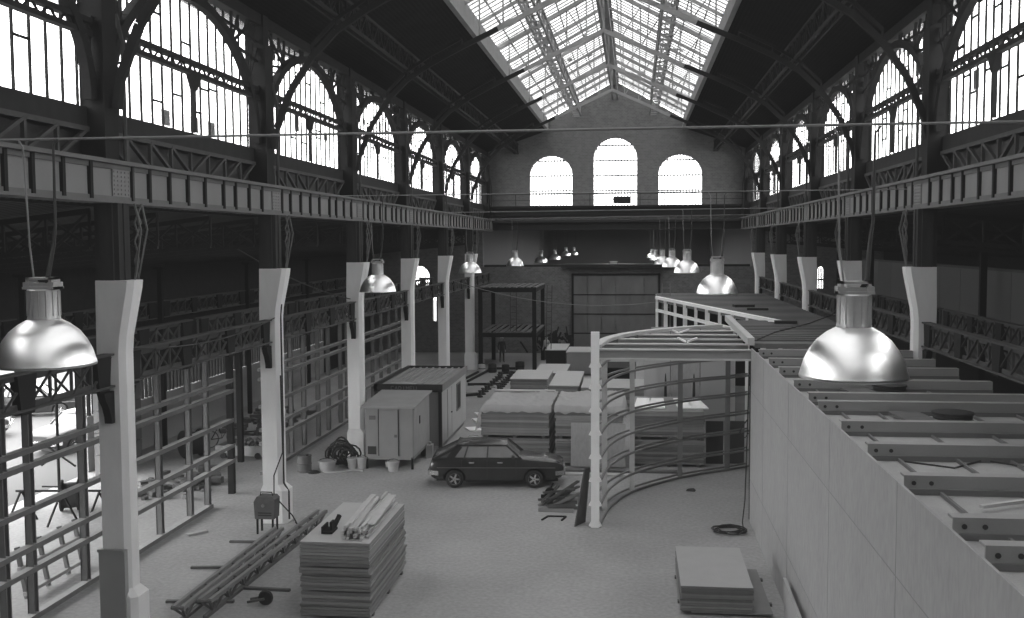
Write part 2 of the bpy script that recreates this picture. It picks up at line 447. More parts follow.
for i in COLS:
    for f in (.37, .64):
        y = cy(i) + B*f
        if y < YE:
            for s in (-1, 1): m.bar((XM+s*4.95, y, 17.4), (XM, y, 20.05), .09, .14)
struct('trim_11', m, M['truss_top'])

# ------------------------------------------------------------------ clerestory walls
GL = .55
def clerestory(s, i, n):
    ya, yb = cy(i), min(cy(i+1), YE)
    X = lambda d: side_x(s, d)
    bx = lambda m, d0, d1, y0, y1, z0, z1: m.box(min(X(d0), X(d1)), max(X(d0), X(d1)), y0, y1, z0, z1)
    g = MB(); bx(g, GL, GL+.02, ya, yb, 11.2, 15.2)
    m = MB()
    k = 0; y = ya + .28; rr = random.Random(100*n + i)
    while y < yb - .2:
        bx(m, GL-.06, GL-.01, y-.022, y+.022, 11.2, 15.2)
        for _ in range(rr.choice((0, 1, 1, 2))):
            z = rr.choice((11.9, 12.2, 12.5, 13.4, 13.9, 14.3)) + rr.uniform(-.15, .15)
            bx(m, GL-.05, GL-.01, y, y+.55, z-.025, z+.025)
        y += .55
    f = struct('window_%d' % n, m, M['dark']); struct('pane', g, M['pane'], f)
    if i >= 0 or s > 0:
        q = MB()
        for _ in range(5 if i < 3 else 2):
            k = rr.randrange(14); z = rr.choice((11.3, 12.2, 13.4, 14.2)); h = rr.uniform(.25, .7); d = X(GL+.03)
            y = ya + .3 + .55*k
            q.add([(d, y, z), (d, y+.5, z), (d, y+.5, z+h), (d, y, z+h)], [(0, 1, 2, 3)])
        struct('dirty_pane', q, M['curb'], f)
    # arch, spandrel lattice, mid rail
    a, b, c0, zc = (yb-ya)/2 - .36, 3.2, (ya+yb)/2, 11.35
    m = MB(); P = []
    for k in range(25):
        t = PI*k/24; P.append((X(.2), c0 + a*math.cos(t), zc + b*math.sin(t)))
    m.path(P, .24, .20, up=(1, 0, 0))
    for sg in (-1, 1):
        for t0, t1 in ((.12, .35), (.35, .6), (.6, .9)):
            y1 = c0 + sg*a*math.cos(t0*PI/2); z1 = zc + b*math.sin(t0*PI/2)
            y2 = c0 + sg*a*math.cos(t1*PI/2); z2 = zc + b*math.sin(t1*PI/2)
            yp = ya+.25 if sg < 0 else yb-.25
            m.bar((X(.2), y1, z1), (X(.2), yp, min(z1+1.1, 15.0)), .07); m.bar((X(.2), y2, z2), (X(.2), yp, z2-.2), .07)
            m.bar((X(.2), y2, z2), (X(.2), y2, 15.1), .07)
            m.bar((X(.2), y2, z2), (X(.2), y2 + sg*.7, 15.1), .06)
    bx(m, .05, .4, ya, yb, 14.78, 15.1)
    # mid rail: two flats with short diagonals, post below
    for z in (12.68, 12.93): bx(m, .12, .3, ya+.3, yb-.3, z-.055, z+.055)
    y = ya+.4; k = 0
    while y < yb-.5:
        m.bar((X(.2), y, 12.68 if k % 2 else 12.93), (X(.2), y+.3, 12.93 if k % 2 else 12.68), .04); y += .3; k += 1
    bx(m, .16, .26, c0-.04, c0+.04, 11.2, 12.7)
    m.prism([(c0-.3, 12.64), (c0+.3, 12.64), (c0+.04, 12.25), (c0-.04, 12.25)], 'yz', X(.12), X(.28))
    struct('arch_frame', m, M['dark'])
    # sill wall, lattice below, black sheet standing in for the dark open gap behind
    m = MB(); bx(m, .35, .6, ya, yb, 10.78, 11.22);  struct('wall_sill_%s' % ('left' if s < 0 else 'right'), m, M['dark2'])
    m = MB(); bx(m, .55, .62, ya, yb, 9.2, 10.8); struct('dark_gap_backing_%s' % ('left' if s < 0 else 'right'), m, M['black'])
    m = MB(); bx(m, .30, .42, ya+.2, yb-.2, 10.72, 10.82); bx(m, .30, .42, ya+.2, yb-.2, 10.12, 10.2)
    nn = 8; st = (yb-ya-.6)/nn
    for k in range(nn):
        y = ya+.3+st*k; up = (k < nn/2)
        m.bar((X(.34), y, 10.15), (X(.34), y, 10.78), .08)
        m.bar((X(.34), y, 10.75 if up else 10.15), (X(.34), y+st, 10.15 if up else 10.75), .09, .07)
    struct('sill_lattice', m, M['lattice'])
    # pier
    m = MB(); bx(m, 0, .5, ya-.22, ya+.22, 10.1, 15.1); bx(m, -.06, 0, ya-.28, ya+.28, 10.1, 14.2)
    struct('pier', m, M['dark'])
    m = MB().tube([(X(-.16), ya+.36, 10.15), (X(-.16), ya+.36, 12.6), (X(-.05), ya+.32, 13.2)], .045, 6)
    struct('downpipe', m, M['lattice'])
n = 30
for s in (-1, 1):
    for i in range(-3, 7):
        if cy(i) < YE-.5: clerestory(s, i, n); n += 1
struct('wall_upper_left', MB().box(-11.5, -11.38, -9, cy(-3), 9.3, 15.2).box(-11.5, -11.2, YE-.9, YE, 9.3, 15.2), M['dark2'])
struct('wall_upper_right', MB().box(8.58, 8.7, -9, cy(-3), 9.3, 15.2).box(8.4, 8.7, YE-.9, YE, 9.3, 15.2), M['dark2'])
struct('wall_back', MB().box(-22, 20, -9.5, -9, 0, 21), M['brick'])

# ------------------------------------------------------------------ plate girders
def plate_girder(s):
    nm = 'left' if s < 0 else 'right'
    t = thing('plate_girder', 'long riveted plate girder carried by the columns on the %s side of the hall' % nm, 'girder', (side_x(s, 0), 34, 9.27))
    X = lambda d: side_x(s, d)
    bx = lambda m, d0, d1, y0, y1, z0, z1: m.box(min(X(d0), X(d1)), max(X(d0), X(d1)), y0, y1, z0, z1)
    m = MB(); bx(m, -.2, -.18, -8.9, YE-.05, 9.3, 10.08); bx(m, .18, .2, -8.9, YE-.05, 9.3, 10.08); part('web', m, M['web'], t, world=True)
    m = MB(); bx(m, -.36, .36, -8.9, YE-.05, 10.04, 10.12); bx(m, -.24, -.19, -8.9, YE-.05, 9.94, 10.04)
    part('top_flange', m, M['flange'], t, world=True)
    m = MB(); bx(m, -.3, .3, -8.9, YE-.05, 9.25, 9.31); bx(m, -.24, -.19, -8.9, YE-.05, 9.31, 9.39); part('bottom_flange', m, M['flange'], t, world=True)
    st = MB(); bx(st, -.27, -.2, -.05, .05, 9.31, 10.04); me = st.mesh('stiffener', M['stiff'])
    for i in range(-1, 7):
        for k in range(1, 9):
            y = cy(i) + .25 + (B-.5)*k/9 + (.18 if k == 5 else 0)
            if y < YE: link('stiffener', me, t, (0, y, 0), world=True)
    # splice plates with rivets over every column
    sp = MB(); bx(sp, -.235, -.2, -.36, .36, 9.39, 9.94)
    for a in range(5):
        for b_ in range(6):
            y = -.3 + .15*a; z = 9.44 + .09*b_
            bx(sp, -.25, -.235, y-.02, y+.02, z-.02, z+.02)
    me2 = sp.mesh('splice_plate', M['web'])
    jo = MB(); bx(jo, -.28, -.2, .40, .48, 9.31, 10.04); me3 = jo.mesh('joint_bar', M['black'])
    for i in range(-1, 7):
        if cy(i) < YE:
            link('splice_plate', me2, t, (0, cy(i), 0), world=True); link('joint_bar', me3, t, (0, cy(i), 0), world=True)
plate_girder(-1); plate_girder(1)

# ------------------------------------------------------------------ columns
ORD = ['first', 'second', 'third', 'fourth', 'fifth', 'sixth']
def column(s, i, label, plinth_panel=False, streak=False):
    x, y = side_x(s, 0), cy(i)
    t = thing('column', label, 'column', (x, y, 0), group='white cased columns along the hall')
    k = -s                                       # towards the nave
    def sect(z, xo, xi, hy, ch):                 # octagonal section, xo outer, xi nave side (along k)
        return [(-xo*k, -hy+ch*.3, z), (-xo*k, hy-ch*.3, z), (-xo*k + .0, hy, z), ((xi-ch)*k, hy, z), (xi*k, hy-ch, z), (xi*k, -hy+ch, z), ((xi-ch)*k, -hy, z), (-xo*k, -hy, z)]
    secs = [(0, .32, .46, .36, .12), (1.0, .32, .46, .36, .12), (1.16, .28, .30, .27, .11), (6.15, .28, .30, .27, .11), (6.5, .28, .33, .27, .11), (7.5, .25, .53, .30, .11), (7.66, .25, .55, .30, .11)]
    m = MB(); vs = []; fs = []
    for j, q in enumerate(secs): vs += sect(*q)
    for j in range(len(secs)-1):
        for c in range(8): fs.append((8*j+c, 8*j+(c+1) % 8, 8*j+8+(c+1) % 8, 8*j+8+c))
    fs.append(tuple(range(8))); fs.append(tuple(range(8*len(secs)-8, 8*len(secs))))
    part('casing', m.add(vs, fs), M['white'], t, smooth=25)
    m = MB().box(-.26, .26, -.24, .24, 7.6, 9.26).box(-.29, .29, -.05, .05, 7.6, 9.26).box(-.15, .15, -.29, .29, 7.6, 9.26)
    m.lathe([(.29, 7.6), (.28, 7.72), (.2, 7.78)], 12)
    part('shaft', m, M['shaft'], t)
    # zigzag strap hanging from the girder to the casing top
    m = MB(); kx = lambda v: v*k
    A = [(kx(.45), .10, 9.25), (kx(.58), .10, 8.7), (kx(.46), .02, 7.67)]; Bq = [(kx(.48), .36, 9.25), (kx(.60), .34, 8.7), (kx(.44), .2, 7.67)]
    m.path(A, .035).path(Bq, .035)
    for a in range(4):
        pa = Vector(A[0]).lerp(Vector(A[2]), a/4); pb = Vector(Bq[0]).lerp(Vector(Bq[2]), (a+1)/4)
        m.bar(pa, pb, .03); m.bar(Vector(Bq[0]).lerp(Vector(Bq[2]), a/4), Vector(A[0]).lerp(Vector(A[2]), (a+1)/4), .03)
    part('lattice_strap', m, M['flange'], t)
    # curved corbel under the lattice beams
    for sy in (-1, 1):
        m = MB(); pts = [(.27*sy, 5.37), (.68*sy, 5.36), (.62*sy, 5.2), (.50*sy, 5.05), (.42*sy, 4.85), (.40*sy, 4.7), (.27*sy, 4.7)]
        m.prism(pts, 'yz', -.08, .08); part('corbel', m, M['dark'], t)
    if plinth_panel:
        m = MB().box(-.31, .26, -.40, -.26, 0, 2.02).box(-.33, .24, -.42, -.38, 1.98, 2.04); part('dado_panel', m, M['grey_panel'], t, label='darker grey painted lower panel')
    if streak:
        m = MB().tube([(.35, -.1, 6.6), (.315, -.1, 6.3), (.315, -.08, 3.0), (.315, -.12, 1.6), (.33, -.14, 1.2), (.48, -.15, .95), (.48, -.15, .1)], .03, 6); part('drip_cable', m, M['cable'], t, label='black cable running down the casing')
LC = ['white cased column nearest the camera on the left, with a grey painted foot',
      'second white column on the left, black cable down it, welding set at its foot',
      'third white column on the left, coiled cable at its foot, beside the grey hut',
      'fourth white column on the left, rising behind the site cabin',
      'fifth white column on the left, between the cabin roof and the farthest column',
      'sixth and farthest white column on the left, its square plinth in clear view']
for i in range(6): column(-1, i, LC[i], i == 0, i == 1)
RC = ['white column at the very right edge of the picture, mostly out of frame',
      'large white column top flaring towards the hall above the right hand roof deck',
      'white column on the right, partly hidden by the wires of the biggest lamp',
      'white column on the right above the deck, third from the end wall',
      'white column on the right above the deck, second from the end wall',
      'white column on the right above the deck, closest to the end wall']
for i in range(6): column(1, i, RC[i])

# ------------------------------------------------------------------ lattice beams between columns
def lattice_parts(t, L_, h, m1, m2):
    m = MB()
    m.box(-.12, .12, 0, L_, h-.04, h).box(-.015, .015, 0, L_, h-.14, h-.04).box(-.12, .12, 0, L_, 0, .04).box(-.015, .015, 0, L_, .04, .14)
    part('chord', m, m1, t)
    m = MB(); n = 12; st = L_/n
    for k in range(n):
        y = st*k
        for dx in (-.03, .03):
            m.bar((dx, y, .08 if dx > 0 else h-.08), (dx, y+st, h-.08 if dx > 0 else .08), .02, .055, up=(1, 0, 0))
        m.box(-.025, .025, y-.025, y+.025, .05, h-.05)
    part('diagonal_web', m, m1, t)
    for f in (.04, .345, .655, .96):
        y = L_*f; m = MB().prism([(y-.3, h-.02), (y+.3, h-.02), (y+.2, -.06), (y-.2, -.06)], 'yz', -.08, .08); part('gusset_plate', m, m2, t)
def lattice_beam(label, loc, group): 
    t = thing('lattice_beam', label, 'lattice beam', loc, group=group); lattice_parts(t, B-.58, .70, M['lattice'], M['dark']); return t
gl = 'lattice beams spanning the left column line'
p0 = lattice_beam('dark lattice beam spanning out of the left edge to the nearest white column', (XL, cy(-1)+.29, 5.45), gl)
LB = ['dark lattice beam between the first and second white columns on the left', 'dark lattice beam between the second and third white columns on the left',
      'dark lattice beam between the third and fourth white columns on the left', 'dark lattice beam between the fourth and fifth white columns on the left',
      'dark lattice beam between the fifth and sixth white columns on the left', 'dark lattice beam between the sixth left column and the end wall']
for i in range(6): dup(p0, (XL, cy(i)+.29, 5.45), label=LB[i])
for X_, nm in ((-13.25, 'middle of the left aisle, behind the column line'), (-18.9, 'far side of the left aisle')):
    for i in range(0, 5): dup(p0, (X_, cy(i)+.29, 5.45), label='dark lattice beam along the ' + nm, group='lattice beams in the left aisle, ' + nm)
gr = 'lattice beams on the right column line'
RB = ['dark lattice beam at the right edge, like a railing along the nearest deck', 'dark lattice beam behind the nearest right hand lamp', 'dark lattice beam on the right, beyond the column behind the nearest lamp', 'dark lattice beam on the right, second last before the end wall', 'dark lattice beam on the right, the last before the end wall']
for i in range(5): dup(p0, (XR, cy(i)+.29, 5.45), label=RB[i], group=gr)
for i in range(0, 4): dup(p0, (11.2, cy(i)+.29, 5.2), label='dark lattice beam in the right aisle, below the pale wall panels', group='lattice beams in the right aisle')

# ------------------------------------------------------------------ aisles
def aisle_roof(name, xa, za, xb, zb):
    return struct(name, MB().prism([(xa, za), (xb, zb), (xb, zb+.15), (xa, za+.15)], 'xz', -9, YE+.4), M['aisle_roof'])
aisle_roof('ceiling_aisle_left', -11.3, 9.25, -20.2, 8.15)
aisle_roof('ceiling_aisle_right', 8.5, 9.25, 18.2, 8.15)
def aisle_truss(xa, xb, y):
    m = MB(); s = 1 if xb > xa else -1; n = 9; st = (xb-xa)/n
    zt = lambda k: 9.1 - 1.0*k/n
    m.bar((xa, y, zt(0)), (xb, y, zt(n)), .1, .12).bar((xa, y, 8.35), (xb, y, 7.55), .1, .1)
    for k in range(n):
        zb = 8.35 - .8*k/n; zb2 = 8.35 - .8*(k+1)/n
        m.bar((xa+st*k, y, zb), (xa+st*(k+1), y, zt(k+1)), .05); m.bar((xa+st*k, y, zt(k)), (xa+st*(k+1), y, zb2), .05); m.bar((xa+st*k, y, zb), (xa+st*k, y, zt(k)), .05)
    struct('aisle_truss', m, M['lattice_d'])
for i in range(-1, 6):
    aisle_truss(-11.3, -20, cy(i)); aisle_truss(8.5, 18, cy(i))
    for f in (.33, .66): aisle_truss(-11.3, -20, cy(i)+B*f)
m = MB()
for i in range(0, 6):
    m.box(-13.36, -13.14, cy(i)-.11+1.2, cy(i)+.11+1.2, 0, 8.3).box(-19.05, -18.85, cy(i)+.9, cy(i)+1.1, 0, 7.6)
for i in range(0, 6):
    po = MB().box(-.09, .09, -.09, .09, 0, 7.5).box(-.2, .2, -.2, .2, 7.4, 7.5)
    solo('aisle_post', po, M['dark'], 'slim dark iron post standing on the far side of the left aisle', 'post', 'slim posts on the far side of the left aisle', loc=(-18.9, cy(i)+.25, 0))
# left outer wall with a wide opening to the yard and a louvred strip
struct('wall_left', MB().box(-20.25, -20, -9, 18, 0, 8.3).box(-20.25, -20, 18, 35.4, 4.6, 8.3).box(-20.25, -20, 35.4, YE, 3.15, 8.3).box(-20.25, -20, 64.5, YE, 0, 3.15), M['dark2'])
struct('wall_left_parapet', MB().box(-20.3, -20, 35.4, 64.5, 0, 2.05), M['concrete'])
struct('added_yard_shade', MB().box(-22.6, -20.3, 12, 42, 4.9, 5.0), M['dark2'])  # unseen slab added to cut daylight falling through the yard opening
m = MB()
for k in range(83): m.box(-20.2, -20.08, 35.4+.35*k, 35.4+.35*k+(.22 if k % 7 == 3 else .10), 2.05, 3.15)
g = MB().box(-20.28, -20.26, 35.4, 64.5, 2.05, 3.15)
f = struct('window_70', m, M['dark2']); struct('pane', g, M['pane'], f)
m = MB()
for r in range(4): m.box(-19.35, -19.15, 34.7, 37.9, .02+r*.8, .02+r*.8+.77)
solo('concrete_panel', m, M['precast'], 'pale precast concrete panel with level joints beside the yard opening', 'panel')
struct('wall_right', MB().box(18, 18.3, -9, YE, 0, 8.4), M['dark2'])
m = MB()
for k in range(14): m.box(13.9, 14, 25+3*k+.02, 28+3*k-.02, 3.2, 5.3).box(13.9, 14, 25+3*k+.02, 28+3*k-.02, 5.33, 7.2)
struct('wall_partition_aisle', m, M['panel_wall'])
for i in range(6):
    solo('aisle_post', MB().box(-.12, .12, -.1, .1, 0, 8.4), M['dark'], 'dark post in front of the pale panels in the right aisle', 'post', 'posts in the right aisle', loc=(13.3, cy(i)+2.2, 0))
m = MB()
for z in (7.3,): m.box(13.85, 14.05, 25, 67, 7.2, 7.3)
struct('trim_12', m, M['lattice'])

# ------------------------------------------------------------------ pendant lamps
def lamp(label, loc, wire_top, group):
    t = thing('pendant_lamp', label, 'hanging lamp', loc, group=group)
    prof = [(.60, 0), (.605, .02), (.60, .035), (.585, .08), (.55, .20), (.49, .32), (.41, .43), (.30, .52), (.20, .575), (.19, .58)]
    inner = [(.185, .565), (.29, .505), (.40, .415), (.475, .31), (.535, .19), (.575, .07), (.59, .005)]
    part('reflector', MB().lathe(prof, 48), M['alu'], t, smooth=50)
    part('inner_shade', MB().lathe(inner, 32), M['lampin'], t, smooth=50)
    part('bulb', MB().lathe([(0.001, .14), (.07, .17), (.10, .26), (.07, .38), (.04, .5), (.04, .56)], 16), M['lampin'], t, smooth=50)
    hs = MB().lathe([(.195, .575), (.195, .60), (.19, .61), (.19, .94), (.175, .955)], 28)
    for k in range(14):
        a = 2*PI*k/14; hs.box(.19*math.cos(a)-.006, .19*math.cos(a)+.006, .19*math.sin(a)-.006, .19*math.sin(a)+.006, .62, .93)
    part('housing', hs, M['zinc'], t, smooth=40)
    b = MB().box(-.2, .2, -.13, .13, .955, .985).box(-.17, -.13, -.1, .1, .985, 1.1).box(.13, .17, -.1, .1, .985, 1.1).box(-.17, .17, -.1, .1, 1.07, 1.1).box(-.12, .12, -.08, .08, .985, 1.03)
    b.box(-.20, -.12, -.11, .11, .955, 1.04).box(.12, .20, -.11, .11, .955, 1.04)
    part('top_bracket', b, M['zinc'], t)
    h = wire_top - loc[2]
    w = MB().tube([(-.12, 0, 1.09), (-.17, .02, 1.5), (-.2, .0, h-.1), (-.26, 0, h)], .012, 6)
    part('support_wire', w, M['wire'], t)
    w = MB().tube([(.08, -.03, 1.02), (.12, -.08, 1.12), (.16, 0, 1.5), (.19, 0, 1.75), (.2, 0, h-.08), (.26, 0, h)], [.03, .03, .025, .02, .014, .012], 6)
    part('flex_cable', w, M['cable'], t)
    return t
LL = [(-7.3, 12.0, 6.9, 9.7), (-8.46, 33.4, 6.78, 9.95), (-8.5, 53.0, 6.82, 9.95), (-8.15, 70.5, 6.77, 10.0), (-8.38, 93.0, 6.55, 10.3), (-8.4, 110.0, 6.55, 10.3), (-8.41, 128.0, 6.70, 10.3), (-8.39, 145.0, 6.6, 10.3)]
RR = [(2.49, 12.05, 6.84, 9.68), (2.41, 30.5, 6.86, 9.82), (2.43, 48.0, 6.95, 9.9), (2.25, 62.0, 6.88, 9.95), (2.02, 74.3, 6.78, 10.0), (2.15, 104.0, 6.55, 10.3), (2.12, 124.0, 6.45, 10.3)]
LLB = ['big polished dome lamp at the left edge, overlapping the first white column', 'polished dome lamp of the left row hanging just right of the third white column', 'polished dome lamp hanging above the sixth left white column',
       'small dome lamp of the left row, fourth from the camera, against the end wall', 'small dome lamp of the left row, fifth from the camera', 'small dome lamp of the left row, sixth from the camera', 'tiny dome lamp of the left row, last but one', 'tiny dome lamp of the left row, farthest of all']
RLB = ['biggest polished dome lamp, hanging over the right hand roof joists', 'polished dome lamp of the right row, second from the camera, over the far deck', 'polished dome lamp of the right row, third from the camera', 'small dome lamp of the right row, fourth from the camera',
       'small dome lamp of the right row, fifth from the camera, against the end wall', 'tiny dome lamp of the right row, last but one', 'tiny dome lamp of the right row, farthest of all']
for k, (q, l) in enumerate(zip(LL, LLB)): lamp(l, q[:3], q[3], 'left row of hanging dome lamps')
for k, (q, l) in enumerate(zip(RR, RLB)): lamp(l, q[:3], q[3], 'right row of hanging dome lamps')
# cross cables that carry the lamps
def cable(name, pts, r, material, label, cat='cable', group=None): return solo(name, MB().tube(pts, r, 6), material, label, cat, group, smooth=60)
cable('cross_cable', catenary((XL+.35, 12.0, 9.70), (XR-.35, 12.05, 9.70), .0), .017, M['wire'], 'nearest taut cable crossing the whole hall, carrying the two nearest lamps')
cable('cross_cable', catenary((XL+.3, 33.4, 9.97), (XR-.3, 30.5, 9.85), .0), .017, M['wire'], 'second taut cable crossing the hall, carrying the second pair of lamps')
cable('cross_cable', catenary((XL+.3, 53.0, 9.97), (XR-.3, 48, 9.9), .0), .02, M['wire'], 'third taut cable crossing the hall, carrying the third pair of lamps')
cable('cross_cable', catenary((XL+.3, 70.5, 10.02), (XR-.3, 62, 9.96), .0), .02, M['wire'], 'fourth taut cable crossing the hall just before the end wall')
cable('sagging_cable', catenary((-12.1, 30.2, 8.3), (-10.9, 38.7, 6.25), .2), .02, M['cable'], 'black cable sagging from the second to the third left column')
cable('sagging_cable', catenary((-10.4, 57.7, 6.3), (2.2, 60.5, 5.0), .8), .02, M['wire'], 'thin grey cable sagging low across the hall in front of the dark gate')
cable('sagging_cable', catenary((-10.60, 20.65, 6.2), (-10.60, 29.4, 6.2), .25), .018, M['cable'], 'thin cable from the first left column along the lattice beam')

# ------------------------------------------------------------------ stud frames on the left
FX = -13.45
RZ = [.06, 1.13, 1.64, 2.5, 3.49, 3.84]
def stud_frame(label, ys, y0, y1, top, tail=None):
    t = thing('stud_frame', label, 'stud frame', (FX, (y0+y1)/2, 0))
    for y in ys:
        part('stud', MB().box(FX-.09, FX-.06, y-.09, y+.09, .1, top).box(FX-.09, FX+.07, y-.09, y-.06, .1, top).box(FX-.09, FX+.07, y+.06, y+.09, .1, top), M['timber'], t, world=True)
    for z in RZ:
        e = y1 if tail is None or z in (.06,) else tail
        o = part('rail', MB().box(FX-.06, FX+.13, y0, e if z > .1 else y1, z-.06, z+.06), M['timber'], t, world=True)
        o.data.materials.append(M['timber_top'])  # upper faces paler, light from above put into the rail colour
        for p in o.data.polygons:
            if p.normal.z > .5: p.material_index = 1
    return t
fa = stud_frame('tall grey stud frame passing behind the nearest white column on the left', [17.6, 18.9, 20.3, 21.3, 23.55, 27.6, 29.6, 30.9], 16.5, 31.0, 5.4, 32.9)
part('end_post', MB().box(FX-.1, FX+.1, 32.75, 32.95, 0, 5.4), M['dark'], fa, world=True, label='black end post')
part('end_post', MB().box(FX-1.7, FX-1.5, 37.6, 37.8, 0, 5.4), M['dark'], fa, world=True, label='black post standing alone behind')
stud_frame('grey stud frame between the second and third white columns on the left', [36.3, 37.3, 39.0, 40.6, 42.5, 44.0, 45.9, 47.0], 35.6, 47.3, 5.4)
stud_frame('grey stud frame between the third and fourth white columns on the left', [48.2, 50.0, 51.8, 53.6, 55.4, 57.2, 59.0], 47.8, 59.6, 5.4)
# little loose frame leaning behind the first stud frame
t = thing('loose_ladder_frame', 'small loose timber frame leaning low behind the nearest stud frame', 'frame', (-14.4, 23.6, 0))
m = MB(); 
for z, dx in ((.15, 0), (.75, -.12), (1.15, -.2)): m.bar((-14.3+dx, 22.3, z), (-14.3+dx, 25.0, z), .09)
part('rail', m, M['timber_top'], t, world=True)
for y in (22.4, 23.3, 24.2, 24.9): part('upright', MB().bar((-14.3, y, .02), (-14.52, y, 1.25), .09), M['timber'], t, world=True)

# ------------------------------------------------------------------ right hand pavilion: wall, joists, deck
WX = 3.46
struct('wall_pavilion', MB().box(WX, WX+.035, 5, 31, 0, 5.22), M['plaster'])
m = MB()
for y in (8.6, 13.9, 18.6, 23.5, 28.0): m.box(WX-.004, WX+.01, y-.008, y+.008, 0, 5.22)
for z in (1.3, 3.95): m.box(WX-.004, WX+.01, 5, 31, z-.008, z+.008)
struct('trim_13', m, M['seam'])
struct('wall_pavilion_right', MB().box(7.3, 7.42, 5, 60, 0, 4.98), M['plaster'])
struct('ceiling_pavilion', MB().box(WX+.035, 7.7, 5, 31.2, 5.0, 5.085), M['deckboard'])
jp = None
JY = [10.72, 11.78, 13.85, 15.96, 17.95, 20.13, 21.24, 23.18, 25.5, 27.4, 29.55]
JL = ['nearest the camera', 'second nearest', 'third nearest', 'fourth nearest']
for k, y in enumerate(JY):
    lab = 'grey steel roof joist, number %s from the near end of the deck' % ['one', 'two', 'three', 'four', 'five', 'six', 'seven', 'eight', 'nine', 'ten', 'eleven', 'twelve', 'thirteen', 'fourteen'][k]
    if jp is None:
        t = jp = thing('roof_joist', lab, 'joist', (WX+.05, y, 5.09), group='steel joists on the right hand roof')
        part('flange', MB().box(0, 4.18, -.10, .10, .22, .25).box(0, 4.18, -.10, .10, 0, .02), M['joist'], t)
        part('web', MB().box(0, 4.18, -.10, -.07, .02, .22), M['joist'], t)
        part('lip', MB().box(0, 4.18, -.135, -.10, .0, .075), M['joist_d'], t)
        for x in (.12, .34): part('bolt', MB().lathe([(.03, 0), (.03, .012)], 10, (x, -.112, .15), 'y'), M['black'], t)
    else: dup(jp, (WX+.05, y, 5.09), label=lab)
# thin noggings between joists
ng = MB().box(-.025, .025, 0, 1, 0, .05); rr = random.Random(5); first = None
for a, b in zip([9.6] + JY, JY):
    x = WX + .55
    while x < 7.1:
        o = solo('nogging', MB().box(-.018, .018, 0, b-a-.26, 0, .05), M['timber'], 'thin timber strip laid between two neighbouring roof joists', 'batten', 'thin strips between the roof joists', loc=(x+rr.uniform(-.1, .1), a+.12, 5.089))
        x += rr.uniform(.62, .95)
for x, y, rz, l in ((4.2, 12.9, .5, 1.1), (5.9, 15.0, -.35, .9)):
    solo('loose_batten', MB().box(0, l, -.03, .03, 0, .04), M['pale_wood'], 'short loose batten dropped between the joists, %s' % ('nearest the camera' if y < 13 else 'farther up the deck'), 'batten', loc=(x, y, 5.14), rz=rz)
def reel(loc, label):
    t = thing('cable_reel', label, 'reel', loc)
    part('drum', MB().lathe([(.30, .02), (.36, .02), (.36, .06), (.22, .07), (.22, .15), (.36, .16), (.36, .20), (.1, .2)], 20), M['black'], t, smooth=30)
    part('cable_winding', MB().lathe([(.22, .072), (.33, .075), (.34, .11), (.33, .148), (.22, .148)], 20), M['cable'], t, smooth=30)
reel((5.75, 19.3, 5.089), 'black cable reel lying between the joists, right of the biggest lamp rim')
reel((5.5, 22.9, 5.089), 'black cable reel lying between the joists, half hidden by the biggest lamp')
for k, (xx, yy) in enumerate(((5.1, 19.3), (5.5, 21.4), (4.8, 22.9))):
    solo('short_plank', MB().box(-.28, .28, -.6, .6, 0, .04), M['rust'], ['dark short plank beside the nearer cable reel', 'dark short plank between two joists under the biggest lamp', 'dark short plank beside the farther cable reel'][k], 'plank', loc=(xx, yy, 5.145), rz=.1)
cable('trailing_cable', [(4.0, 15.7, 5.115), (4.6, 15.3, 5.115), (5.2, 15.9, 5.115), (5.8, 15.3, 5.115), (6.4, 15.9, 5.115), (7.1, 15.7, 5.115)], .015, M['cable'], 'thin black cable wandering over the fibreboard between joists')
# far corrugated deck
struct('floor_deck', MB().prism([(1.25, 60.6), (7.42, 60.6), (7.42, 31.3), (3.62, 31.3), (3.62, 39.6), (5.35, 38.5), (1.25, 55.2)][::-1], 'xy', 5.2, 5.34), M['corr'])
m = MB()
y = 32.0
while y < 60.5:
    xl = 3.66 if y < 39.5 else max(1.3, 5.35 - (y-38.5)*.2455)
    m.box(xl, 7.4, y, y+.22, 5.34, 5.40); y += .62
struct('trim_14', m, M['corr'])
struct('wall_pavilion_far', MB().box(1.25, 7.4, 60.5, 60.62, 0, 5.2), M['dark2'])
solo('loose_plate', MB().box(-.45, .45, -.25, .25, 0, .12), M['black'], 'dark flat plate lying on the far deck, farther of two', 'plate', loc=(4.98, 47.8, 5.40), rz=.15)
solo('loose_plate', MB().box(-.45, .45, -.25, .25, 0, .1), M['black'], 'dark flat plate lying on the far deck, nearer of two', 'plate', loc=(5.35, 45.6, 5.40), rz=-.1)
solo('loose_plate', MB().box(-.4, .4, -.2, .2, 0, .1), M['black'], 'dark plate at the near end of the white ladder frame', 'plate', loc=(5.5, 38.3, 5.40), rz=-.1)
cable('trailing_cable', [(3.6, 31.3, 5.42), (4.3, 32.2, 5.6), (5.5, 33.6, 5.75), (6.6, 35.5, 5.9), (7.7, 38.7, 6.3)], .02, M['cable'], 'black cable rising from the deck corner to a column on the right')
# timber plate along the front edge of the deck
solo('edge_beam', MB().bar((3.46, 31.0, 5.42), (3.62, 40.6, 5.42), .2, .22), M['pale_wood'], 'pale beam running back from the top corner of the boarded wall', 'beam')
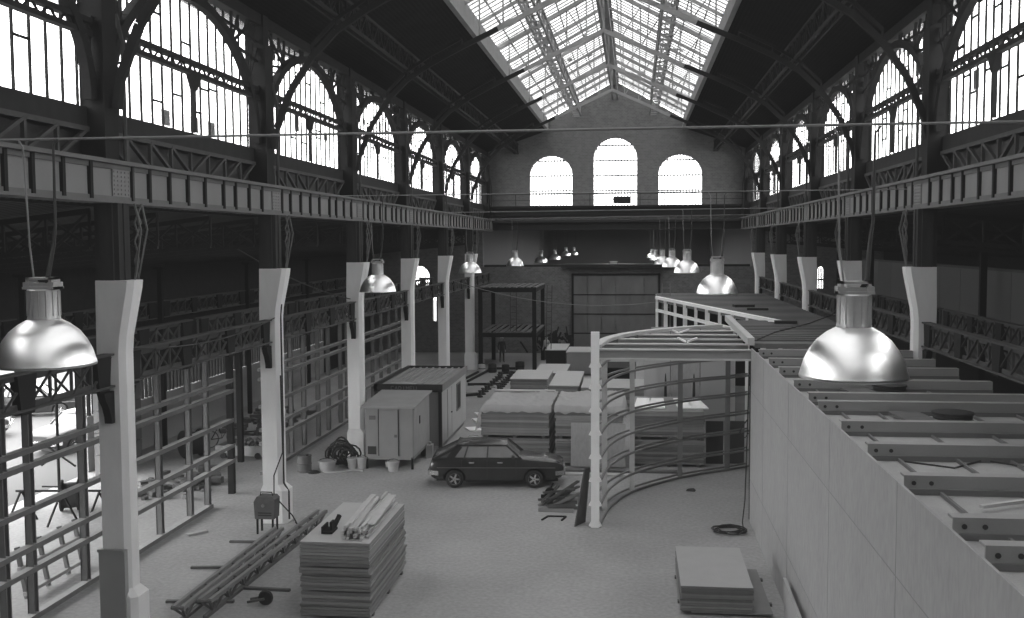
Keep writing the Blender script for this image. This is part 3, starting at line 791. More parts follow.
# white ladder frame on the deck edge
A0, A1 = Vector((1.22, 55.2, 0)), Vector((5.35, 38.5, 0)); dr = (A1-A0); Ln = dr.length; dr.normalize()
t = thing('ladder_frame', 'white timber ladder frame edging the far roof deck', 'frame', (3.3, 46.8, 0))
m = MB().bar(A0+Vector((0, 0, 5.42)), A1+Vector((0, 0, 5.42)), .2, .14); part('top_rail', m, M['white_wood'], t, world=True)
m = MB().bar(A0+Vector((0, 0, 4.75)), A1+Vector((0, 0, 4.75)), .16, .13); part('middle_rail', m, M['white_wood'], t, world=True)
for k in range(11):
    p = A0 + dr*(Ln*k/10); part('post', MB().bar(p, p+Vector((0, 0, 5.38)), .2 if k % 2 else .14, .13), M['white_wood'], t, world=True)
solo('access_ladder', MB().bar((1.55, 57, 0), (1.55, 57, 6.1), .05).bar((1.98, 57, 0), (1.98, 57, 6.1), .05).bar((1.55, 57, 5.85), (1.98, 57, 5.85), .04).bar((1.55, 57, 5.5), (1.98, 57, 5.5), .04).bar((1.55, 57, 5.15), (1.98, 57, 5.15), .04).bar((1.55, 57, 4.8), (1.98, 57, 4.8), .04),
     M['steel'], 'short ladder top poking up behind the far corner of the white ladder frame', 'ladder')
for _z in ():
    pass
# plasterboard panels inside the pavilion behind the curved frame
PP = [(.72, 1.5), (1.53, 2.72), (2.75, 3.95)]
for k, (a, b) in enumerate(PP):
    solo('wall_board', MB().box(a, b, 43.0, 43.06, 0, 4.85), M['plaster_l' if k != 1 else 'plaster'], 'tall pale board standing upright behind the curved frame, %s' % ['leftmost', 'second from the left', 'rightmost of three'][k], 'board', 'tall boards behind the curved frame')
solo('wall_board', MB().box(.42, .9, 42.0, 42.06, 0, 4.2), M['plaster_l'], 'lower pale board standing left of the tall boards', 'board')
solo('closing_strip', MB().box(3.47, 3.62, 31.21, 31.35, 0, 5.18), M['dark2'], 'dark upright post at the far end of the boarded wall', 'post')

# ------------------------------------------------------------------ curved stud frame
CP = [(-1.1, 30.05), (-.82, 32.3), (-.05, 34.4), (1.64, 36.6), (3.5, 38.1), (4.3, 38.8)]
def spline(P, n=8):
    out = []
    for i in range(len(P)-1):
        p0 = Vector(P[max(i-1, 0)]); p1 = Vector(P[i]); p2 = Vector(P[i+1]); p3 = Vector(P[min(i+2, len(P)-1)])
        for k in range(n):
            t = k/n; out.append(.5*((2*p1)+(-p0+p2)*t+(2*p0-5*p1+4*p2-p3)*t*t+(-p0+3*p1-3*p2+p3)*t**3))
    out.append(Vector(P[-1])); return out
CV = spline(CP)
def off(d):
    r = []
    for i, p in enumerate(CV):
        tn = (CV[min(i+1, len(CV)-1)] - CV[max(i-1, 0)]).normalized(); r.append(p + Vector((tn.y, -tn.x))*d)
    return r
t = thing('curved_frame', 'curved stud frame of thin bent rails between pale posts, in front of the board stacks', 'frame', (-1.1, 30.05, 0))
for z in (.05, .65, 1.37, 2.04, 2.75, 3.43, 4.12, 4.74):
    m = MB(); m.path([(p.x, p.y, z) for p in off(.13)], .05, .07)
    o = part('rail', m, M['steel'], t, world=True)
    m = MB(); m.path([(p.x, p.y, z+.03) for p in off(-.13)], .05, .06); part('rail', m, M['steel'], t, world=True)
m = MB(); m.path([(p.x, p.y, 5.345) for p in off(.0) if p.x < 3.3], .30, .10); part('top_ring', m, M['pale_wood'], t, world=True)
for p in ((-.90, 31.8), (-.05, 34.4), (1.64, 36.6), (3.42, 38.03)):
    part('post', MB().box(p[0]-.085, p[0]+.085, p[1]-.07, p[1]+.07, 0, 5.2), M['pale_wood'] if p[0] < 1 else M['steel'], t, world=True)
# end post: white with stepped clips, stands free
t = thing('end_post', 'bright white post closing the near end of the curved frame', 'post', (-1.12, 29.95, 0))
part('shaft', MB().box(-1.24, -1.0, 29.85, 30.05, 0, 5.78), M['white_wood'], t, world=True)
for z in (.07, .68, 1.40, 2.08, 2.78, 3.46, 4.15, 4.78):
    part('clip', MB().prism([(-1.24, z+.1), (-1.31, z-.03), (-1.24, z-.05)], 'xz', 29.88, 30.02), M['white_wood'], t, world=True); part('clip', MB().prism([(-1.0, z+.1), (-.93, z-.03), (-1.0, z-.05)], 'xz', 29.88, 30.02), M['white_wood'], t, world=True)
# beams over the curved frame
BL = ['front channel beam resting on the curved frame, nearest the camera', 'second pale beam above the curved frame', 'third pale beam above the curved frame', 'fourth pale beam above the curved frame', 'fifth pale beam above the curved frame, farthest']
for k, (y, xl) in enumerate(((30.0, -1.0), (31.6, -.9), (33.2, -.5), (34.8, .15), (36.4, 1.5))):
    tt = thing('roof_beam', BL[k], 'beam', (xl, y, 5.28))
    if k == 0:
        part('web', MB().box(xl, 3.34, y-.05, y+.0, 5.0, 5.26), M['joist'], tt, world=True); part('flange', MB().box(xl, 3.34, y-.13, y+.06, 5.25, 5.29).box(xl, 3.34, y-.13, y+.06, 4.97, 5.02), M['pale_wood'], tt, world=True)
    else: part('web', MB().box(xl, 3.44, y-.04, y+.04, 5.06, 5.26), M['joist'], tt, world=True); part('flange', MB().box(xl, 3.44, y-.12, y+.12, 5.25, 5.29), M['pale_wood'], tt, world=True)
for k, (xa, ya) in enumerate(((1.6, 31.7), (1.5, 34.9))):
    t = thing('brace_strut', ['small pale V brace between the nearer beams of the curved frame', 'small pale V brace between the farther beams of the curved frame'][k], 'brace', (xa, ya, 5.295))
    part('arm', MB().bar((0, 0, .03), (-.2, 1.4, .03), .05), M['white_wood'], t); part('arm', MB().bar((0, 0, .03), (.4, 1.4, .03), .05), M['white_wood'], t)
solo('leaning_board', MB().add([(-1.74, 29.92, 0), (-1.46, 30.5, 0), (-1.32, 30.5, 1.65), (-1.46, 30.1, 1.72), (-1.71, 29.9, 0), (-1.43, 30.48, 0), (-1.29, 30.48, 1.65), (-1.43, 30.08, 1.72)],
     [(0, 1, 2, 3), (7, 6, 5, 4), (0, 4, 5, 1), (1, 5, 6, 2), (2, 6, 7, 3), (3, 7, 4, 0)]), M['black_panel'], 'narrow dark board leaning against the foot of the bright white post', 'board')
for k, (a, b) in enumerate(((2.72, 3.36), (3.42, 4.15))):
    solo('black_board', MB().box(a, b, 39.05+.1*k, 39.12+.1*k, 0, 1.62), M['black_panel'], ['black board standing behind the curved frame, left one of two', 'black board standing behind the curved frame, right one next to the boarded wall'][k], 'board')
solo('floor_scrap', MB().add([(1.75, 34.6, .0), (2.05, 34.55, 0), (2.1, 34.8, .0), (1.8, 34.9, 0), (1.8, 34.65, .07), (2.0, 34.62, .05), (2.02, 34.76, .08), (1.85, 34.8, .05)], [(3, 2, 1, 0), (4, 5, 6, 7), (0, 1, 5, 4), (1, 2, 6, 5), (2, 3, 7, 6), (3, 0, 4, 7)]), M['black'], 'small dark scrap lying on the floor inside the curved frame', 'scrap')
# hanging cable with coil at the wall corner
pts = [(3.40, 30.9, 5.2), (3.38, 30.9, 3.6), (3.34, 30.85, 2.0), (3.3, 30.8, .7), (3.2, 30.5, .1)]
rr = random.Random(3)
for k in range(60):
    a = k*.52; r = .42 + .1*math.sin(k*.7); pts.append((2.75 + r*math.cos(a), 29.8 + r*.9*math.sin(a), .02 + .0016*k + .02*abs(math.sin(k))))
t = cable('hanging_cable', pts, .02, M['cable'], 'black cable hanging down the wall corner and coiled on the floor')
cable('hanging_cable', [(3.38, 30.95, 3.1), (3.2, 30.9, 2.9), (3.15, 30.95, 2.7), (3.3, 30.9, 2.55), (3.39, 30.9, 2.7)], .02, M['cable'], 'small loop of cable hooked halfway up the wall corner')

# ------------------------------------------------------------------ stacks of boards
def stack(n, x0, x1, y0, y1, z0, th, material, label, cat, group, gap=.0, jit=.02, seed=1, rz=0, name='board'):
    rr = random.Random(seed); w, d = x1-x0, y1-y0
    me = MB().box(-w/2, w/2, -d/2, d/2, 0, th-.012).mesh(name, M['chip_edge']); z = z0
    me.materials.append(material)  # sides of pale sheets darker than tops, their shade put into the colour
    for p in me.polygons:
        if p.normal.z > .5: p.material_index = 1
    for k in range(n):
        o = link(name, me, loc=((x0+x1)/2 + rr.uniform(-jit, jit), (y0+y1)/2 + rr.uniform(-jit, jit), z)); o.rotation_euler = (0, 0, rz + rr.uniform(-.4, .4)*jit)
        tag(o, label, cat, group); z += th + gap
    return z
def two_tone(material_top, material_side, x0, x1, y0, y1, z0, z1): pass
# left foreground stack: three tiers
xs = (-7.42, -5.82, 21.9, 25.4)
def bearer(x, y, w, z, label, group, along='x', h=.06):
    m = MB().box(-w/2, w/2, -.06, .06, 0, h) if along == 'x' else MB().box(-.06, .06, -w/2, w/2, 0, h)
    return solo('bearer', m, M['rust'], label, 'timber bearer', group, loc=(x, y, z))
for y in (22.2, 23.7, 25.1): bearer(-6.62, y, 1.6, 0, 'timber bearer under the tall chipboard stack', 'bearers under the tall chipboard stack')
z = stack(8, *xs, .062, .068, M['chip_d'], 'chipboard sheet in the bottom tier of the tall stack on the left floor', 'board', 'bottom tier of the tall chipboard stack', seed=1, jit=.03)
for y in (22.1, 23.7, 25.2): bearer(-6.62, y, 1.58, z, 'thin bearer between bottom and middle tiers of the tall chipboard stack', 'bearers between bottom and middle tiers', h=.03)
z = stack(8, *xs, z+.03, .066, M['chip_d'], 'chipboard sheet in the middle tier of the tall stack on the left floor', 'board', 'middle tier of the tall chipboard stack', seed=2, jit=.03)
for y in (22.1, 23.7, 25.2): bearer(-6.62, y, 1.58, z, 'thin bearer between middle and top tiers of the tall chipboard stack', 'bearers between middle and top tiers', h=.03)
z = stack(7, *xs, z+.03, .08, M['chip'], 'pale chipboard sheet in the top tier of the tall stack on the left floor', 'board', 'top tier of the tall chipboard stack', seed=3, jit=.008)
ZT = z
# battens fanned out on top
rr = random.Random(11)
for k in range(34):
    lay = (0, 1, 2, 3, 4)[min(4, k // 8)]; kk = k % 8; sh = 1 - .13*lay
    xa = -6.25 + (.085*kk - .30)*sh + rr.uniform(-.02, .02); xb = -6.38 + (.105*kk - .37)*sh + rr.uniform(-.04, .04)
    ya = 22.15 + rr.uniform(-.12, .3); yb = 25.3 + rr.uniform(-.6, .3)
    zz = ZT + .032 + .068*lay
    p, q = Vector((xa, ya, zz)), Vector((xb, yb, zz)); c = (p+q)/2; l = (q-p).length
    o = solo('batten', MB().box(-.03, .03, -l/2, l/2, -.03, .03), M['pale_wood'], 'thin pale batten in the bundle lying on the tall chipboard stack', 'batten', 'bundle of battens on the tall chipboard stack', loc=c, rz=-math.atan2(q.x-p.x, q.y-p.y))
solo('wide_strip', MB().box(-.09, .09, -1.35, 1.35, 0, .03), M['pale_wood'], 'wide pale strip lying at the right edge of the batten bundle', 'board', loc=(-5.98, 23.75, ZT+.268), rz=.05)
t = thing('steel_fitting', 'dark bent steel fitting lying before the batten bundle on the tall stack', 'fitting', (-6.95, 22.75, ZT))
part('channel', MB().box(-.16, .1, -.25, .2, 0, .05).box(-.16, -.12, -.25, .2, .05, .16).box(-.0, .06, -.12, .12, .05, .24), M['dark'], t)
part('lug', MB().bar((.03, .1, .05), (.12, .3, .3), .08), M['dark'], t)
# right foreground stack
for y in (23.75, 25.5): bearer(2.1, y, 2.15, 0, 'long timber bearer under the low chipboard stack by the boarded wall', 'bearers under the low chipboard stack')
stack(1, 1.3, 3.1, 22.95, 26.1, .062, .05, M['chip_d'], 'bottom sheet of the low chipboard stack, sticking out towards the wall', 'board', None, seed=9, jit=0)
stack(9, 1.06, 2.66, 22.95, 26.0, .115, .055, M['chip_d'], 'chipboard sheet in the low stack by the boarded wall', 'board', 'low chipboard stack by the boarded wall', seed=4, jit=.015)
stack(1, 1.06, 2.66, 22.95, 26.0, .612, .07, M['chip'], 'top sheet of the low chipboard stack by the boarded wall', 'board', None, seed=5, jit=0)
solo('leaning_offcut', MB().add([(3.30, 22.9, .95), (3.33, 22.9, 0), (3.18, 20.3, 0), (3.28, 20.5, .9), (3.36, 22.9, .95), (3.39, 22.9, 0), (3.24, 20.3, 0), (3.34, 20.5, .9)],
     [(0, 1, 2, 3), (7, 6, 5, 4), (0, 4, 5, 1), (1, 5, 6, 2), (2, 6, 7, 3), (3, 7, 4, 0)]), M['plaster_l'], 'pale offcut leaning on the boarded wall near the bottom of the picture', 'board')
# central wrapped stacks
def big_stack(x0, x1, y0, y1, nm, seed, mm='chip_d'):
    for xx in (x0+.2, (x0+x1)/2, x1-.2): bearer(xx, (y0+y1)/2, y1-y0, 0, 'timber bearer under the %s' % nm, 'bearers under the %s' % nm, 'y', .1)
    z = stack(10, x0, x1, y0, y1, .102, .092, M[mm], 'grey board in the lower tier of the %s' % nm, 'board', 'lower tier of the %s' % nm, seed=seed, jit=.02)
    for xx in (x0+.2, (x0+x1)/2, x1-.2): bearer(xx, (y0+y1)/2, y1-y0, z, 'bearer between the two tiers of the %s' % nm, 'bearers between tiers of the %s' % nm, 'y', .1)
    return stack(10, x0, x1, y0, y1, z+.1, .098, M[mm], 'grey board in the upper tier of the %s' % nm, 'board', 'upper tier of the %s' % nm, seed=seed+1, jit=.02)
S1 = (-5.75, -3.17, 38.2, 42.0); S2 = (-2.92, -.42, 38.2, 42.0); S3 = (.02, 2.6, 38.35, 42.0)
zt1 = big_stack(*S1, 'plastic covered stack behind the car', 21); zt2 = big_stack(*S2, 'plastic covered stack behind the bright white post', 31); zt3 = big_stack(*S3, 'uncovered stack behind the curved frame', 41)
def sheeting(x0, x1, y0, y1, z, label, seed, left=True, right=False, drop=.17):
    rr = random.Random(seed); m = MB(); nx, ny = 44, 34
    for j in range(ny+1):
        for i in range(nx+1):
            u, v = i/nx, j/ny; x = x0 + (x1-x0)*u; y = y0 + (y1-y0)*v
            zz = z + .05*(1+mnoise.noise(Vector((u*3.1+seed, v*2.3, .3)))) + .07*abs(mnoise.noise(Vector((u*9+v*5, v*4-u*3, seed)))) + .06*abs(mnoise.noise(Vector((u*22, v*16+u*8, seed))))+ .10*max(0, mnoise.noise(Vector((u*6+seed, v*5-u*4, 2.))))
            if j == 0: y = y0 - .06 + .04*mnoise.noise(Vector((i*.5, seed, 0))); zz = z - drop + .10*mnoise.noise(Vector((i*.21, seed*3, 1)))
            if j == 1: y = y0 - .05
            if left and i == 0: zz = z - .9 - .2*v; x = x0 - .22 + .05*math.sin(j)
            if left and i == 1: x = x0 - .06; zz = z - .1
            if right and i == nx: zz = z - .5; x = x1 + .08
            m.v.append((x, y, zz))
    for j in range(ny):
        for i in range(nx):
            a = j*(nx+1)+i; m.f.append((a, a+1, a+nx+2, a+nx+1))
    o = solo('plastic_sheet', m, M['plastic'], label, 'plastic sheet', smooth=180); return o
sheeting(S1[0], S1[1]+.1, S1[2], S1[3], zt1+.08, 'crumpled clear plastic sheet over the board stack behind the car', 2, True)
sheeting(S2[0]-.05, S2[1]+.1, S2[2], S2[3], zt2+.08, 'crumpled clear plastic sheet over the stack behind the white post', 5, False, True)
solo('cover_strip', MB().box(-5.7, -3.2, 41.6, 42.05, zt1+.18, zt1+.22), M['plaster_l'], 'pale strip across the far edge of the plastic covered stack behind the car', 'board')
solo('propped_sheet', MB().add([(-2.32, 37.75, .08), (-.3, 37.75, .08), (-.3, 38.02, 1.66), (-2.32, 38.02, 1.66), (-2.32, 37.81, .08), (-.3, 37.81, .08), (-.3, 38.08, 1.66), (-2.32, 38.08, 1.66)],
     [(0, 1, 2, 3), (7, 6, 5, 4), (0, 4, 5, 1), (1, 5, 6, 2), (2, 6, 7, 3), (3, 7, 4, 0)]), M['plaster'], 'single grey panel leaning on the front of the stack left of the white post', 'panel')
solo('floor_timber', MB().box(-2.9, 1.6, 37.2, 37.5, 0, .08), M['timber'], 'long flat timber on the floor before the leaning grey panel', 'timber')
solo('floor_timber', MB().box(-2.6, -.2, 36.5, 36.75, 0, .08), M['pale_wood'], 'shorter pale timber on the floor in front of the long one', 'timber')
# bits standing on the uncovered stack
for k, x in enumerate((.35, .9, 1.9, 2.4)):
    solo('white_board', MB().box(-.28, .28, -1.2, 1.2, 0, .05), M['white_wood'], 'white board lying on the uncovered stack, %s from the left' % ['first', 'second', 'third', 'fourth'][k], 'board', loc=(x, 40.0, zt3+.003), rz=.05*(k-1))
for k, x in enumerate((1.05, 2.2)):
    m = MB().lathe([(.06, 0), (.05, .5), (.02, .95), (.005, 1.0)], 10)
    solo('folded_parasol', m, M['black'], 'dark pointed stake standing before the tall pale boards, %s' % ['left', 'right'][k], 'stake', loc=(x+.25, 42.4, 2.0), smooth=30)
# stacks farther back
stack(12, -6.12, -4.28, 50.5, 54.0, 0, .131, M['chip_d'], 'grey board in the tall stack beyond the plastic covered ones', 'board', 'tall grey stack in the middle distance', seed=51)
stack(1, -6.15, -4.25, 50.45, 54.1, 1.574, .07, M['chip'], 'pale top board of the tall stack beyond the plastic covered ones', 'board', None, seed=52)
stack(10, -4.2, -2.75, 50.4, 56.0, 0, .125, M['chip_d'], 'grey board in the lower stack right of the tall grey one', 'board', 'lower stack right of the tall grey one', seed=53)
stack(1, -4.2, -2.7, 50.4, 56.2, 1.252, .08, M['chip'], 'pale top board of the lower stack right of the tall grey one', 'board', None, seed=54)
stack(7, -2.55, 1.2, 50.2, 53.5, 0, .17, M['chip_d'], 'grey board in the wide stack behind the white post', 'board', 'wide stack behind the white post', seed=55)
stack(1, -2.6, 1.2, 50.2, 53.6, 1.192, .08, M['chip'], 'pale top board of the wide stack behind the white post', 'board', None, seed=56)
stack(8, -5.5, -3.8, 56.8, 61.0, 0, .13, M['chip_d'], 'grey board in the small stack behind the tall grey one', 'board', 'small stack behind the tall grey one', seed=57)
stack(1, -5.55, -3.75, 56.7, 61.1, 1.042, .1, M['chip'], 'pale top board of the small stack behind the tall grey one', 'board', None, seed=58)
def crate(name, label, cat, x0, x1, y0, y1, z1, mside, mtop, slats=True):
    t = thing(name, label, cat, ((x0+x1)/2, (y0+y1)/2, 0))
    part('body', MB().box(x0, x1, y0, y1, .12, z1), mside, t, world=True)
    part('lid', MB().box(x0-.04, x1+.04, y0-.04, y1+.04, z1, z1+.06), mtop, t, world=True)
    m = MB()
    for x in (x0+.05, (x0+x1)/2-.07, x1-.19): m.box(x, x+.14, y0, y1, 0, .12)
    part('runner', m, M['rust'], t, world=True)
    if slats:
        m = MB()
        for z in (.2, (z1+.1)/2, z1-.12): m.box(x0-.02, x1+.02, y0-.025, y0, z, z+.08).box(x1, x1+.025, y0, y1, z, z+.08)
        part('batten', m, mside, t, world=True)
    return t
crate('packing_crate', 'large pale packing crate in the middle distance, left of the white post', 'crate', -4.2, -2.3, 64.4, 67.5, 1.45, M['chip_d'], M['plaster_l'], False)
crate('slatted_crate', 'dark slatted crate with pale lid beside the half hidden man', 'crate', -5.75, -4.45, 67.1, 71.0, 1.3, M['dark2'], M['pale_wood'])
crate('packing_crate', 'pale crate behind the wide stack, right of the white post', 'crate', -1.7, .1, 60.0, 63.0, 1.0, M['dark'], M['dark2'], False)

# ------------------------------------------------------------------ site cabin and tool crate
t = thing('site_cabin', 'flat roofed site cabin with a dark fascia and a narrow window', 'cabin', (-9.15, 43.4, 0))
cx0, cx1, cy0, cy1 = -10.45, -7.72, 40.45, 46.75
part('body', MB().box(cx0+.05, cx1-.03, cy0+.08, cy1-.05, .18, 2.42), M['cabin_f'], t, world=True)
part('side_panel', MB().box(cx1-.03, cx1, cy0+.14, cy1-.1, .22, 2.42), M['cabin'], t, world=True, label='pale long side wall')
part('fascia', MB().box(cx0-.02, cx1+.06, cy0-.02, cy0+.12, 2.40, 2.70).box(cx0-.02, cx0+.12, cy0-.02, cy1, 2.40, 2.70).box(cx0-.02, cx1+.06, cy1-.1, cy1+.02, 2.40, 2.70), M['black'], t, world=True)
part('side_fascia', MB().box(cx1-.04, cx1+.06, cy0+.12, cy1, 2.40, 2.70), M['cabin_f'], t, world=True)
m = MB().box(cx0+.12, cx1-.04, cy0+.12, cy1-.1, 2.5, 2.60)
for k in range(8): m.box(cx0+.3+.3*k, cx0+.36+.3*k, cy0+.12, cy1-.1, 2.60, 2.65)
part('roof', m, M['cabin_roof'], t, world=True)
part('corner_post', MB().box(cx1-.1, cx1+.03, cy0, cy0+.14, .1, 2.42), M['black'], t, world=True)
part('corner_post', MB().box(cx0, cx0+.12, cy0, cy0+.14, .1, 2.42), M['black'], t, world=True)
d = part('door', MB().box(cx1, cx1+.02, 41.9, 42.85, .25, 2.3).box(cx1+.018, cx1+.03, 41.88, 41.91, .25, 2.3).box(cx1+.018, cx1+.03, 42.84, 42.87, .25, 2.3), M['cabin'], t, world=True)
part('handle', MB().box(cx1+.02, cx1+.06, 42.7, 42.8, 1.2, 1.25), M['black'], d)
for ch in d.children: ch.location = (0, 0, 0)
w = part('window', MB().box(cx1, cx1+.03, 44.1, 44.18, 1.05, 2.2).box(cx1, cx1+.03, 45.0, 45.08, 1.05, 2.2).box(cx1, cx1+.03, 44.1, 45.08, 2.15, 2.22).box(cx1, cx1+.03, 44.1, 45.08, 1.02, 1.1), M['cabin_f'], t, world=True)
part('pane', MB().box(cx1, cx1+.015, 44.18, 45.0, 1.1, 2.15), M['black'], w)
for ch in w.children: ch.location = (0, 0, 0)
part('skid', MB().box(cx0+.1, cx0+.35, cy0+.1, cy1-.1, 0, .18).box(cx1-.4, cx1-.1, cy0+.05, cy1-.1, 0, .18), M['concrete'], t, world=True)
# lettering on the fascia
GLY = {'C': [((1, 1), (0, 1)), ((0, 1), (0, 0)), ((0, 0), (1, 0))], 'A': [((0, 0), (.5, 1)), ((.5, 1), (1, 0)), ((.25, .4), (.75, .4))], 'D': [((0, 0), (0, 1)), ((0, 1), (.8, .85)), ((.8, .85), (1, .5)), ((1, .5), (.8, .15)), ((.8, .15), (0, 0))],
       'I': [((.5, 0), (.5, 1))], 'M': [((0, 0), (0, 1)), ((0, 1), (.5, .4)), ((.5, .4), (1, 1)), ((1, 1), (1, 0))], 'E': [((1, 1), (0, 1)), ((0, 1), (0, 0)), ((0, 0), (1, 0)), ((0, .5), (.8, .5))], 'U': [((0, 1), (0, 0)), ((0, 0), (1, 0)), ((1, 0), (1, 1))]}
m = MB(); x = -9.75
for ch in 'CADIMEU':
    for (a, b), (c, d_) in GLY[ch]: m.bar((x+a*.11, cy0-.025, 2.48+b*.14), (x+c*.11, cy0-.025, 2.48+d_*.14), .012, .028, up=(0, 0, 1) if a != c else (1, 0, 0))
    x += .155
part('lettering', m, M['letter'], t, world=True, label='faint grey lettering')
solo('roof_scrap', MB().add([(-10.0+.0, 41.0, 2.655), (-8.9, 40.75, 2.655), (-8.8, 41.1, 2.655), (-9.4, 41.5, 2.655), (-9.95, 41.3, 2.655), (-9.5, 41.1, 2.72)], [(0, 1, 5), (1, 2, 5), (2, 3, 5), (3, 4, 5), (4, 0, 5)]), M['bucket'], 'pale crumpled sheet lying on the cabin roof', 'sheet')
t = thing('tool_hut', 'grey sheet metal hut with a sloping lid raised on blocks, in front of the cabin', 'hut', (-9.0, 38.6, 0))
hx0, hx1, hy0, hy1 = -9.92, -8.12, 37.0, 40.0
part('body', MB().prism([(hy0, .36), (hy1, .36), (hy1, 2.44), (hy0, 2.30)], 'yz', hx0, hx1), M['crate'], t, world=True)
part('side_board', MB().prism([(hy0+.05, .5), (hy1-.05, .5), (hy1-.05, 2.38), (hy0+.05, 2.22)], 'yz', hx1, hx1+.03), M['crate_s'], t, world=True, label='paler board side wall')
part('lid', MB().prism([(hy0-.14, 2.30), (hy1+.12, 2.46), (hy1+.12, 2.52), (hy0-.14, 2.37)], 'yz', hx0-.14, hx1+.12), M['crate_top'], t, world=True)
d = part('door', MB().box(hx0+.5, hx1-.55, hy0-.02, hy0, .55, 2.2), M['crate'], t, world=True)
m = MB()
for x in (hx0+.5, hx1-.55): m.box(x-.012, x+.012, hy0-.03, hy0, .5, 2.24)
part('seam', m, M['dark'], d)
part('latch', MB().box(hx1-.7, hx1-.6, hy0-.05, hy0-.02, 1.2, 1.3).box(hx0+.15, hx0+.38, hy0-.03, hy0-.0, 1.85, 2.0), M['rust'], d)
for ch in d.children: ch.location = (0, 0, 0)
part('plate', MB().box(hx0+.08, hx0+.4, hy0-.02, hy0, .55, .85), M['black'], t, world=True)
part('vent', MB().box(hx1+.03, hx1+.05, 38.0, 38.12, 1.55, 1.85), M['dark'], t, world=True)
part('wheel', MB().lathe([(.05, -.08), (.26, -.08), (.28, 0), (.26, .08), (.05, .08)], 18, (hx1-.1, 39.4, .28), 'x'), M['rubber'], t, smooth=30, world=True)
part('leg', MB().box(hx1-.08, hx1, hy0+.0, hy0+.08, 0, .45).box(hx0, hx0+.08, hy0, hy0+.08, 0, .45).box(hx0, hx0+.08, hy1-.1, hy1, 0, .45), M['dark'], t, world=True)
solo('jerry_can', MB().box(-.12, .12, -.2, .2, 0, .5).box(-.05, .05, -.08, .08, .5, .6), M['crate_s'], 'pale can standing at the far corner of the grey hut', 'can', loc=(-7.95, 39.3, .0))

def bucket(label, loc, r, h, material, rim=True):
    t = thing('bucket', label, 'bucket', loc)
    part('body', MB().lathe([(r*.82, 0), (r, h), (r*.93, h), (r*.78, .03), (.001, .03)], 20), material, t, smooth=40)
    if rim: part('rim', MB().lathe([(r, h-.05), (r*1.05, h-.05), (r*1.05, h+.01), (r*.94, h+.01)], 20), material, t, smooth=40)
    pts = [(r*math.cos(PI*k/8), 0, h-.03 + -.0 + .12*math.sin(PI*k/8)) for k in range(9)]
    part('handle', MB().tube(pts, .012, 5), M['dark'], t)
bucket('pale bucket at the foot of the coiled cable, left of two', (-10.42, 36.95, 0), .20, .40, M['bucket'])
bucket('pale bucket beside the corner of the grey hut', (-10.08, 37.0, 0), .19, .42, M['bucket'])
bucket('pale bucket standing under the middle of the grey hut', (-8.8, 36.7, 0), .22, .36, M['bucket'])
bucket('smaller pale bucket under the grey hut, pushed back', (-9.1, 37.4, 0), .18, .20, M['bucket'])
bucket('wide flat grey tub left of the coiled cable', (-11.25, 36.5, 0), .32, .38, M['crate_s'])
t = thing('oil_drum', 'dark squat drum standing alone left of the coiled cable', 'drum', (-12.05, 36.3, 0))
part('body', MB().lathe([(.26, 0), (.27, .03), (.25, .06), (.25, .28), (.27, .3), (.25, .32), (.25, .58), (.27, .6), (.26, .62), (.2, .6)], 22), M['machine'], t, smooth=30)
part('cap', MB().lathe([(.05, .6), (.05, .64), (.001, .64)], 12, (.1, 0, 0)), M['dark'], t)
cable('floor_hose', [(-11.6, 36.5, .03), (-11.2, 36.1, .03), (-10.7, 36.2, .03), (-10.3, 36.6, .03), (-9.9, 36.5, .03)], .03, M['bucket'], 'pale hose lying on the floor before the buckets', 'hose')
solo('rag_heap', MB().lathe([(.001, .1), (.12, .08), (.2, .03), (.24, 0)], 12, (0, 0, 0)), M['black'], 'small black heap on the floor beside the dark drum', 'rag', loc=(-11.65, 36.15, 0), smooth=60)
# coiled cable
rr = random.Random(8)
for q, (lab, ph, rad) in enumerate((('big untidy coil of thick black cable piled at the third left column', 0, .38), ('second coil of black cable lying in the same heap', 1.7, .32))):
    pts = []
    for k in range(110):
        a = k*.42 + ph; r = rad + .14*math.sin(k*.37+ph)
        pts.append((-11.0 + .3*q + r*math.cos(a)*1.05, 37.45 - .1*q + .3*math.sin(k*.11+ph), .50 - .06*q + r*math.sin(a)*.85))
    cable('cable_coil', pts, .035, M['cable'], lab, 'cable coil')
pts = [(-11.55 + 1.2*t_/12, 37.35, .15 + .95*math.sin(PI*t_/12)) for t_ in range(13)]
cable('cable_loop', pts, .04, M['cable'], 'single wide loop of cable arching over the coil', 'cable coil')

